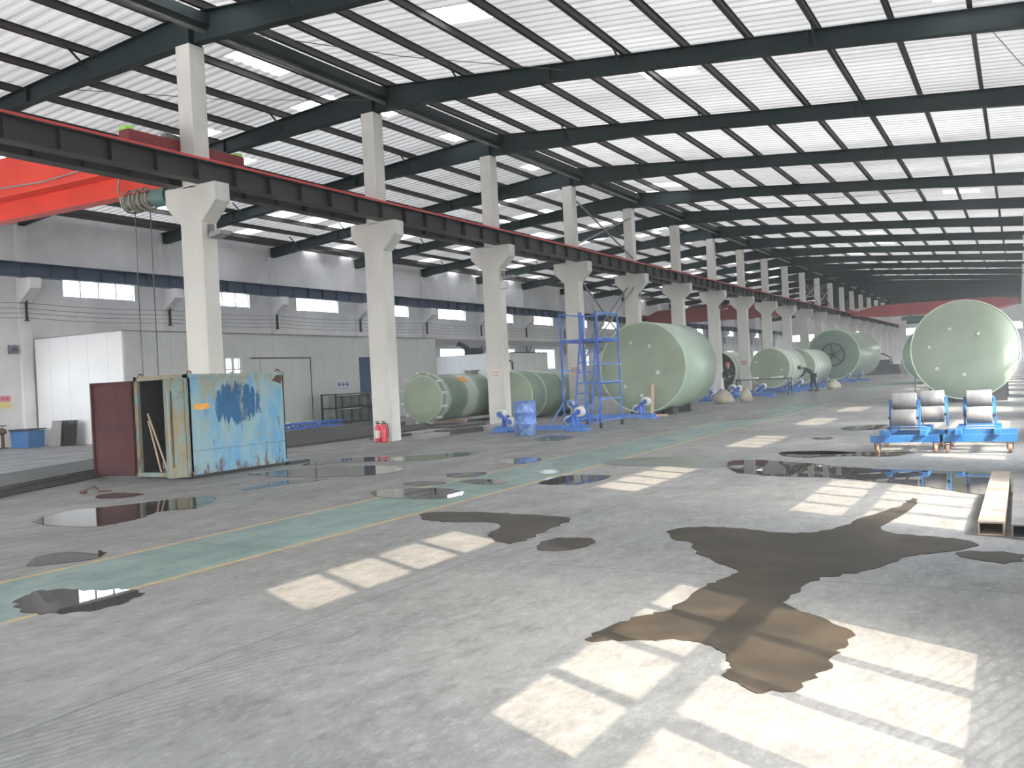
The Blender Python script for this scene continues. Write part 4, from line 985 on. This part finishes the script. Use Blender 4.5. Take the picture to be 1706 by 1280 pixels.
# ------------------------------------------------------------------ oil drum, extinguishers
t = thing('oil_drum', 'worn blue steel drum standing right of the third column', 'drum', (-11.16, 20.9, 0))
mb = MB(); R_ = .285
mb.lathe([(0, .01), (R_, 0), (R_, .27), (R_+.014, .285), (R_, .30), (R_, .555), (R_+.014, .57), (R_, .585), (R_, .85), (R_+.008, .86), (R_-.01, .87), (R_-.02, .845), (0, .845)], 'z', 36); mb.build('drum_body', M['drum_blue'], t)
for z in (.285, .57, .86):
    mb = MB(); mb.tor((0, 0, z), R_+.012, .010, 'z', 36, 6); mb.build('hoop', M['blue_light'], t)
def extinguisher(label, x, y):
    t = thing('fire_extinguisher', label, 'fire extinguisher', (x, y, 0), group='fire extinguishers at the column foot')
    mb = MB(); mb.lathe([(0, 0), (.075, 0), (.08, .02), (.08, .36), (.06, .42), (.025, .45), (.02, .47), (0, .47)], 'z', 20); mb.build('cylinder', M['red_ext'], t)
    mb = MB(); mb.box(-.012, .012, -.07, .04, .47, .50); mb.box(-.012, .012, -.09, .04, .52, .535); mb.build('handle', M['black'], t)
    mb = MB(); mb.tube([(0, .03, .48), (.09, .03, .46), (.12, .02, .3), (.11, 0, .12)], .012, 6); mb.build('hose', M['black'], t)
    return t
e1 = extinguisher('red fire extinguisher with white label, left one at the second column', -14.50, 19.12)
vs = []
mb = MB()
for q in range(7):
    a = -PI*.5+PI*.9*(q/6.0-.5)
    for z in (.10, .30): vs.append((.0815*math.cos(a), .0815*math.sin(a), z))
mb.add(vs, [(2*q, 2*q+2, 2*q+3, 2*q+1) for q in range(6)], True); mb.build('label', M['white_paper'], e1)
extinguisher('plain red fire extinguisher, right one at the second column', -14.31, 19.12)
# ------------------------------------------------------------------ mobile scaffold
t = thing('mobile_scaffold', 'blue wheeled access scaffold with ladder before the largest tank', 'scaffold', (-10.51, 23.75, 0))
hx, hy = .54, .75
for sx in (-1, 1):
    for sy_ in (-1, 1):
        mb = MB(); mb.bar((sx*hx, sy_*hy, .14), (sx*hx, sy_*hy, 3.17), .045); p_ = mb.build('post', M['blue'] if (sx, sy_) != (1, 1) else M['blue_light'], t)
        mb = MB(); mb.cyl((sx*hx-.02, sy_*hy, .06), (sx*hx+.02, sy_*hy, .06), .06, 14); mb.box(sx*hx-.03, sx*hx+.03, sy_*hy-.03, sy_*hy+.03, .06, .14); mb.build('caster', M['black'], p_)
def rail(pts, mm='blue_light', w_=.035, name='rail'):
    for a, b_ in pts: mb = MB(); mb.bar(a, b_, w_); mb.build(name, M[mm], t)
for sx in (-1, 1):
    for z in ((.2, .75, 1.6, 2.4, 3.15) if sx < 0 else (.2, .78, 1.25, 1.75, 2.45, 3.15)): rail([((sx*hx, -hy, z), (sx*hx, hy, z))])
rail([((-hx, hy, 3.15), (hx, hy, 3.15))]); rail([((-hx, -hy, 3.15), (-hx+.0, -hy+.02, 3.15)), ((-hx, hy, 2.45), (hx, hy, 2.45)), ((-hx, hy, 1.2), (hx, hy, 1.2)), ((-hx, hy, .2), (hx, hy, .2)), ((-hx, -hy, .2), (hx, -hy, .2)), ((-hx, -hy, 2.42), (hx, -hy, 2.42))], 'blue')
mb = MB(); mb.box(-hx, hx, -hy, hy, 2.36, 2.41); mb.build('platform', M['blue'], t)
rail([((.04, -hy, 2.4), (.04, -hy, 3.17)), ((.10, -hy, 2.4), (.10, -hy, 3.17))], 'blue', name='gate_post')
lt = (.04, -hy-.03, 2.36); rt_ = (hx-.04, -hy-.03, 2.36); lb = (-.06, -hy-.42, .12); rb_ = (hx-.10, -hy-.42, .12)
mb = MB(); mb.bar(lt, lb, .035); mb.bar(rt_, rb_, .035)
for k in range(1, 8):
    f_ = k/8.0; mb.bar(Vector(lt).lerp(Vector(lb), f_), Vector(rt_).lerp(Vector(rb_), f_), .028)
mb.build('ladder', M['blue'], t)
rail([((.04, -hy, 2.4), (.22, -hy-.06, .2)), ((-hx, -hy, .72), (-hx-.25, -hy-.45, .12)), ((-hx, hy, .72), (-hx-.25, hy+.25, .12)), ((hx, -hy, .75), (hx+.05, -hy-.4, .12))], 'blue_light', .03, 'outrigger')

# ------------------------------------------------------------------ bracing between columns
def brace(label, a, b_, r=.035, mm='grey_metal'):
    mb = MB(); mb.cyl(a, b_, r, 8); tag(mb.build('cross_brace', M[mm]), label, 'brace', 'tube braces between columns')
y4, y5 = YC(4)+.2, YC(5)-.2
brace('upper diagonal brace rising from the fourth column to the fifth column top', (XR+.1, y4, 6.35), (XR+.1, y5, 8.05))
brace('upper diagonal brace falling from the fourth column top to the fifth', (XR+.16, y4, 8.0), (XR+.16, y5, 6.35))
brace('lower diagonal brace falling from the fourth column towards the fifth', (XR+.22, y4, 5.0), (XR+.22, y5, 1.9), .03)
brace('lower diagonal brace rising to the fifth column, nearer strand', (XR+.15, y4, 2.0), (XR+.15, y5, 5.1), .03)
brace('lower diagonal brace rising to the fifth column, farther strand', (XR-.15, y4, 2.0), (XR-.15, y5, 5.1), .03)
for n in (11, 12):
    a, b_ = YC(n)+.2, YC(n+1)-.2
    brace('distant upper brace rising between the %s and next column' % ORD[n-1], (XR, a, 6.35), (XR, b_, 8.0))
    brace('distant upper brace falling between the %s and next column' % ORD[n-1], (XR+.06, a, 8.0), (XR+.06, b_, 6.35))
# floodlights on the columns
def flood(label, n, x, z, side):
    t = thing('floodlight', label, 'floodlight', (x, YC(n), z), group='floodlights on the columns')
    mb = MB(); mb.box(-.03, .08, -.05, .05, -.02, .14); mb.bar((.05, 0, 0), (.16, 0, -.05), .03); mb.build('bracket', M['grey_metal'], t)
    mb = MB(); mb.prism([(.10, -.16), (.42, -.10), (.44, -.03), (.14, -.04)], 'y', -.15, .15); mb.build('lamp_housing', M['pvc_grey'], t)
for n, lab in [(1, 'floodlight on the right side of the first column below its corbel'), (3, 'floodlight on the right side of the third column below its corbel'),
               (5, 'floodlight on the right side of the fifth column'), (7, 'floodlight on the right side of the seventh column'), (9, 'floodlight on the right side of the ninth column')]:
    flood(lab, n, XR+.31, 4.72, 1)
mb = MB(); mb.box(0, .16, -.14, .14, 0, .22); o = mb.build('junction_box', M['white_paper'], loc=(XR+.31, YC(3)-.03, 4.30)); tag(o, 'small white square box under the floodlight of the third column', 'box')
# notices on columns
def notice(label, n, z, mm, w_=.30, h_=.26, rows=2):
    t = thing('column_notice', label, 'notice', (XR+.02, YC(n)-.203, z))
    mb = MB(); mb.box(-w_/2, w_/2, -.004, 0, 0, h_); mb.build('notice_sheet', M['white_paper'], t)
    mb = MB()
    for r_ in range(rows):
        for q in range(4): mb.box(-w_/2+.03+q*(w_-.05)/4, -w_/2+.03+(q+.72)*(w_-.05)/4, -.006, -.004, .04+r_*(h_-.06)/rows, .04+(r_+.68)*(h_-.06)/rows)
    mb.build('notice_lettering', M[mm], t)
notice('faded pink notice on the third column', 3, 1.52, 'sign_pink')
notice('red and yellow notice on the scaffold column', 4, 1.48, 'orange', .42, .36)
notice('red notice on the column right of the helmeted person', 8, 1.55, 'sign_red', .40, .36)
# loose plates around the second column
for i, (x, y, L_, w_, a, z) in enumerate([(-13.75, 20.45, 1.3, .45, .12, .10), (-13.85, 22.0, 1.5, .5, -.15, .14), (-13.75, 23.8, 1.7, .6, -.05, .11), (-15.2, 20.6, 1.4, .5, .1, .08), (-15.2, 22.3, 1.7, .7, .1, .07), (-15.2, 24.3, 1.8, .5, -.12, .12)]):
    mb = MB(); mb.box(-w_/2, w_/2, -L_/2, L_/2, 0, z); mb.box(-w_/2+.04, w_/2-.04, -L_/2-.001, L_/2+.001, .015, z-.015)
    o = mb.build('steel_plate', M['steel_stock'] if i % 2 else M['pvc_grey'], loc=(x, y, 0)); o.rotation_euler = (0, 0, a)
    tag(o, '%s steel plate on the floor between the second and third columns, %s one' % (('grey', 'dark')[i % 2], ORD[i]), 'steel plate', 'steel plates by the streaked cylinder')
# sacks and small table, far machinery
def sack(label, x, y, w_, h_):
    mb = MB(); mb.lathe([(0, 0), (w_*.45, 0), (w_*.55, h_*.25), (w_*.5, h_*.6), (w_*.28, h_*.9), (w_*.33, h_), (0, h_*.97)], 'z', 16)
    mb.v = [(v[0]*(1+.12*math.sin(5*v[2]/h_+3*v[1])), v[1]*(1+.15*math.cos(4*v[2]/h_+v[0]*7)), v[2]) for v in mb.v]
    tag(mb.build('sack', M['bag'], loc=(x, y, 0)), label, 'sack')
sack('pale woven sack on the floor right of the helmeted person', -10.75, 37.5, .75, .55)
sack('second sack lying next to the pale sack', -10.0, 38.2, .45, .6)
sack('small brown sack on the floor beyond the bending person', -9.2, 54.0, .7, .5)
t = thing('steel_table', 'thin dark steel table with clutter before the banded tank', 'table', (-11.1, 45.9, 0))
mb = MB(); mb.box(-1.3, 1.3, -.4, .4, .80, .84); mb.build('tabletop', M['dark_metal'], t)
for sx in (-1.25, 1.25):
    for sy_ in (-.35, .35): mb = MB(); mb.box(sx-.02, sx+.02, sy_-.02, sy_+.02, 0, .8); mb.build('leg', M['dark_metal'], t)
for i, x in enumerate((-11.9, -11.5, -10.6, -10.3)):
    mb = MB(); mb.box(-.12, .12, -.1, .1, 0, .07+.03*(i % 2)); tag(mb.build('small_box', M['white_paper'], loc=(x, 45.9, .845)), 'small white box on the steel table, %s from the left' % ORD[i], 'box', 'white boxes on the table')
t = thing('winding_machine', 'dark low machine with curved frame beyond the spoked wheel tank', 'machine', (-12.6, 100.0, 0))
mb = MB(); mb.box(-2.4, 2.0, -1, 1, 0, 1.0); mb.box(-1.6, 1.2, -.8, .8, 1.0, 1.5); mb.build('machine_body', M['dark_metal'], t)
mb = MB(); mb.tube([(-2.3, -1, .9), (-2.1, -1, 1.9), (-1.2, -1, 2.2), (.6, -1, 2.1), (1.3, -1, 1.7), (1.5, -1, .9)], .07, 8); mb.build('guard_rail', M['black'], t)
mb = MB(); mb.box(2.2, 3.2, -.6, .6, 0, 1.5); mb.build('control_cabinet', M['grey_metal'], t)
t = thing('gas_cylinder', 'pale lavender gas cylinder standing left of the helmeted person', 'gas cylinder', (-13.15, 44.0, 0))
mb = MB(); mb.lathe([(0, 0), (.16, 0), (.17, .03), (.17, 1.05), (.12, 1.2), (.05, 1.26), (0, 1.26)], 'z', 20); mb.build('cylinder_body', M['lavender'], t)
mb = MB(); mb.cyl((0, 0, 1.26), (0, 0, 1.36), .035, 10); mb.build('valve', M['dark_metal'], t)
# junk under the trees of the left bay seen behind columns
for i, (x, y, sx, sy_, h_) in enumerate([(-25.5, 60, 3.5, 2.5, 2.1), (-21.5, 66, 3.0, 2.2, 1.8), (-26, 80, 4, 3, 2.3), (-20.5, 88, 3, 4, 2.0)]):
    t = thing('machine_cabinet', 'dark grey machine cabinet in the left bay far back, %s from the camera' % ORD[i], 'cabinet', (x, y, 0), group='machine cabinets in the left bay')
    mb = MB(); mb.box(-sx/2, sx/2, -sy_/2, sy_/2, .1, h_); mb.box(-sx/2+.1, sx/2-.1, -sy_/2+.1, sy_/2-.1, 0, .1); mb.build('cabinet_body', M['pvc_grey'], t, bevel=.02)
    mb = MB(); mb.box(sx/2, sx/2+.02, -sy_/2+.2, sy_/2-.2, .3, h_-.25); mb.build('cabinet_door', M['dark_blue_sheet'], t)

# ------------------------------------------------------------------ trees outside the left windows
for i, (x, y, h_) in enumerate([(-37, 30, 6.5), (-38, 38, 7.5), (-36, 52, 6.0), (-37, 64, 7.0)]):
    t = thing('tree', 'pale tree outside the left windows, %s from the camera' % ORD[i], 'tree', (x, y, -.2), group='trees outside')
    mb = MB(); mb.tube([(0, 0, 0), (.1, 0, h_*.3), (-.1, .1, h_*.6), (0, 0, h_*.9)], .13, 8)
    for k in range(7):
        a = k*2.4; z = h_*(.35+.08*k); mb.tube([(0, 0, z), (.8*math.cos(a), .8*math.sin(a), z+.5), (1.6*math.cos(a), 1.6*math.sin(a), z+1.2)], .035, 6)
    mb.build('trunk', M['wood'], t)
    mb = MB()
    rr = random.Random(i)
    for k in range(900):
        a = rr.random()*6.28; b_ = rr.random()*2-1; q = rr.random()**.4*2.0
        c_ = Vector((q*math.cos(a)*math.sqrt(1-b_*b_), q*math.sin(a)*math.sqrt(1-b_*b_), h_*.72+q*b_*1.1))
        u_ = Vector((rr.random()-.5, rr.random()-.5, rr.random()-.5)).normalized()*.11; v_ = u_.cross(Vector((rr.random(), rr.random(), .3))).normalized()*.07
        mb.add([c_-u_, c_+v_, c_+u_, c_-v_], [(0, 1, 2, 3)])
    mb.build('foliage', M['leaf'], t)

# ------------------------------------------------------------------ people
def skin_mesh(name, verts, edges, radii, root, material, parent):
    me = bpy.data.meshes.new(name); me.from_pydata([Vector(v) for v in verts], edges, []); me.update()
    o = bpy.data.objects.new(name, me); C.objects.link(o); o.parent = parent; me.materials.append(material)
    o.modifiers.new('skin', 'SKIN'); sv = me.skin_vertices[0].data
    for i, r_ in enumerate(radii):
        r_ = r_ if isinstance(r_, tuple) else (r_, r_); sv[i].radius = r_; sv[i].use_root = (i == root)
    o.modifiers['skin'].use_smooth_shade = True
    q = o.modifiers.new('sub', 'SUBSURF'); q.levels = 2; q.render_levels = 2
    return o
def person(label, loc, rz, J, top, trousers, hat):
    """J: joints dict; body facing -Y"""
    t = thing('person', label, 'person', loc, rz)
    names = ['pelvis', 'waist', 'chest', 'neck', 'head', 'crown', 'shL', 'elL', 'wrL', 'haL', 'shR', 'elR', 'wrR', 'haR', 'hipL', 'knL', 'anL', 'toL', 'hipR', 'knR', 'anR', 'toR']
    rad = dict(pelvis=(.13, .10), waist=(.12, .09), chest=(.15, .10), neck=.05, head=(.075, .09), crown=(.06, .07), shL=.055, elL=.04, wrL=.028, haL=(.03, .02), shR=.055, elR=.04, wrR=.028, haR=(.03, .02),
               hipL=.085, knL=.055, anL=.04, toL=(.035, .03), hipR=.085, knR=.055, anR=.04, toR=(.035, .03))
    ed = [('pelvis', 'waist'), ('waist', 'chest'), ('chest', 'neck'), ('neck', 'head'), ('head', 'crown'), ('chest', 'shL'), ('shL', 'elL'), ('elL', 'wrL'), ('wrL', 'haL'), ('chest', 'shR'), ('shR', 'elR'), ('elR', 'wrR'), ('wrR', 'haR'),
          ('pelvis', 'hipL'), ('hipL', 'knL'), ('knL', 'anL'), ('anL', 'toL'), ('pelvis', 'hipR'), ('hipR', 'knR'), ('knR', 'anR'), ('anR', 'toR')]
    V = [Vector(J[n]) for n in names]; E_ = [(names.index(a), names.index(b_)) for a, b_ in ed]; Rr = [rad[n] for n in names]
    # fingers
    for s_ in ('L', 'R'):
        h_ = Vector(J['ha'+s_]); wv = Vector(J['wr'+s_]); d_ = (h_-wv).normalized(); sd = d_.cross(Vector((0, 1, .1))).normalized(); b0 = names.index('ha'+s_)
        for k, (off, ln) in enumerate(((-.028, .065), (-.01, .075), (.01, .07), (.028, .055), (-.05, .035))):
            V.append(h_+sd*off+d_*.025 if k < 4 else h_+sd*off-d_*.01); V.append(V[-1]+d_*ln*.6+Vector((0, -.01, -.005))); V.append(V[-1]+d_*ln*.4+Vector((0, -.015, -.01)))
            i0_ = len(V)-3; E_ += [(b0, i0_), (i0_, i0_+1), (i0_+1, i0_+2)]; Rr += [.010, .009, .008]
    skin_mesh('body', V, E_, Rr, 0, M['skin'], t)
    def sub(nm, ks, es, ex, mm, root=0):
        skin_mesh(nm, [J[k] for k in ks], [(ks.index(a), ks.index(b_)) for a, b_ in es], [tuple(q*ex+.012 for q in (rad[k] if isinstance(rad[k], tuple) else (rad[k], rad[k]))) for k in ks], root, mm, t)
    J = dict(J); J['collar'] = tuple(Vector(J['chest']).lerp(Vector(J['neck']), .78)); rad['collar'] = .062
    tk = ['waist', 'pelvis', 'chest', 'collar', 'shL', 'elL', 'wrL', 'shR', 'elR', 'wrR']
    sub('jacket', tk, [('pelvis', 'waist'), ('waist', 'chest'), ('chest', 'collar'), ('chest', 'shL'), ('shL', 'elL'), ('elL', 'wrL'), ('chest', 'shR'), ('shR', 'elR'), ('elR', 'wrR')], 1.22, top)
    lk = ['pelvis', 'hipL', 'knL', 'anL', 'hipR', 'knR', 'anR']
    sub('trousers', lk, [('pelvis', 'hipL'), ('hipL', 'knL'), ('knL', 'anL'), ('pelvis', 'hipR'), ('hipR', 'knR'), ('knR', 'anR')], 1.15, trousers)
    for s_ in ('L', 'R'):
        a = Vector(J['an'+s_]); b_ = Vector(J['to'+s_]); mb = MB(); mid = (a+b_)/2
        mb.lathe([(0, -.13), (.035, -.12), (.05, -.06), (.045, .05), (.03, .12), (0, .13)], 'y', 12, (b_.x, (a.y+b_.y)/2, .05)); mb.v = [(v[0], v[1], max(0.0, v[2])) for v in mb.v]
        mb.build('shoe', M['black'], t)
    hd = Vector(J['head']); up_ = (Vector(J['crown'])-hd).normalized(); q = up_.to_track_quat('Z', 'Y').to_matrix().to_4x4()
    fwd = q @ Vector((0, -1, 0))
    def part(mbx, nm, mm, off=(0, 0, 0)):
        mt = Matrix.Translation(hd) @ q; mbx.v = [tuple(mt @ (Vector(v)+Vector(off))) for v in mbx.v]; mbx.build(nm, mm, t)
    mb = MB(); mb.lathe([(.125, .045), (.120, .05), (.108, .075), (.10, .12), (.075, .165), (.035, .185), (0, .19)], 'z', 20); mb.prism([(-.07, -.08), (.07, -.08), (.05, -.165), (-.05, -.165)], 'z', .045, .055)
    part(mb, 'helmet' if hat else 'hair', M['helmet_red'] if hat else M['black'])
    if hat:
        mb = MB(); mb.lathe([(0, -.04), (.04, -.035), (.055, 0), (.04, .03), (0, .035)], 'y', 12, (0, -.088, -.03)); part(mb, 'face_mask', M['white_paper'])
    for s_ in (-1, 1):
        mb = MB(); mb.lathe([(0, -.008), (.010, 0), (0, .008)], 'y', 8, (s_*.032, -.088, .02)); part(mb, 'eye', M['black'])
        mb = MB(); mb.lathe([(0, -.03), (.012, -.02), (.014, .01), (0, .028)], 'z', 8, (s_*.088, .005, .0)); part(mb, 'ear', M['skin'])
    mb = MB(); mb.prism([(-.016, -.02), (.016, -.02), (.004, .03), (-.004, .03)], 'y', -.112, -.08); part(mb, 'nose', M['skin'])
    mb = MB(); mb.box(-.024, .024, -.096, -.085, -.052, -.044); part(mb, 'mouth', M['sign_red'])
    return t
J1 = dict(pelvis=(0, 0, .93), waist=(0, 0, 1.08), chest=(0, 0, 1.28), neck=(0, -.01, 1.44), head=(0, -.03, 1.55), crown=(0, -.02, 1.63),
          shL=(-.17, 0, 1.36), elL=(-.25, -.03, 1.10), wrL=(-.20, -.20, .95), haL=(-.17, -.26, .93), shR=(.17, 0, 1.36), elR=(.27, .0, 1.10), wrR=(.15, -.16, 1.02), haR=(.09, -.21, 1.02),
          hipL=(-.09, 0, .88), knL=(-.10, -.08, .48), anL=(-.11, -.02, .09), toL=(-.12, -.14, .05), hipR=(.09, 0, .88), knR=(.11, .02, .48), anR=(.12, .12, .09), toR=(.13, .0, .05))
person('person in dark workwear with a red helmet and white mask near the open tank', (-12.85, 45.9, 0), .15, J1, M['cloth_navy'], M['cloth_navy'], True)
J2 = dict(pelvis=(.05, .12, .92), waist=(.02, -.02, 1.05), chest=(-.02, -.22, 1.20), neck=(-.03, -.38, 1.26), head=(-.03, -.48, 1.27), crown=(-.03, -.56, 1.29),
          shL=(-.20, -.24, 1.20), elL=(-.24, -.34, .94), wrL=(-.20, -.50, .78), haL=(-.19, -.56, .74), shR=(.15, -.24, 1.20), elR=(.18, -.36, .94), wrR=(.10, -.54, .80), haR=(.08, -.60, .77),
          hipL=(-.05, .12, .86), knL=(-.08, .02, .46), anL=(-.09, .02, .09), toL=(-.09, -.10, .05), hipR=(.15, .12, .86), knR=(.20, .16, .48), anR=(.22, .30, .09), toR=(.22, .18, .05))
person('person in dark clothes bending forward beside the banded tanks', (-9.75, 50.6, 0), math.radians(-75), J2, M['cloth_teal'], M['cloth_navy'], False)
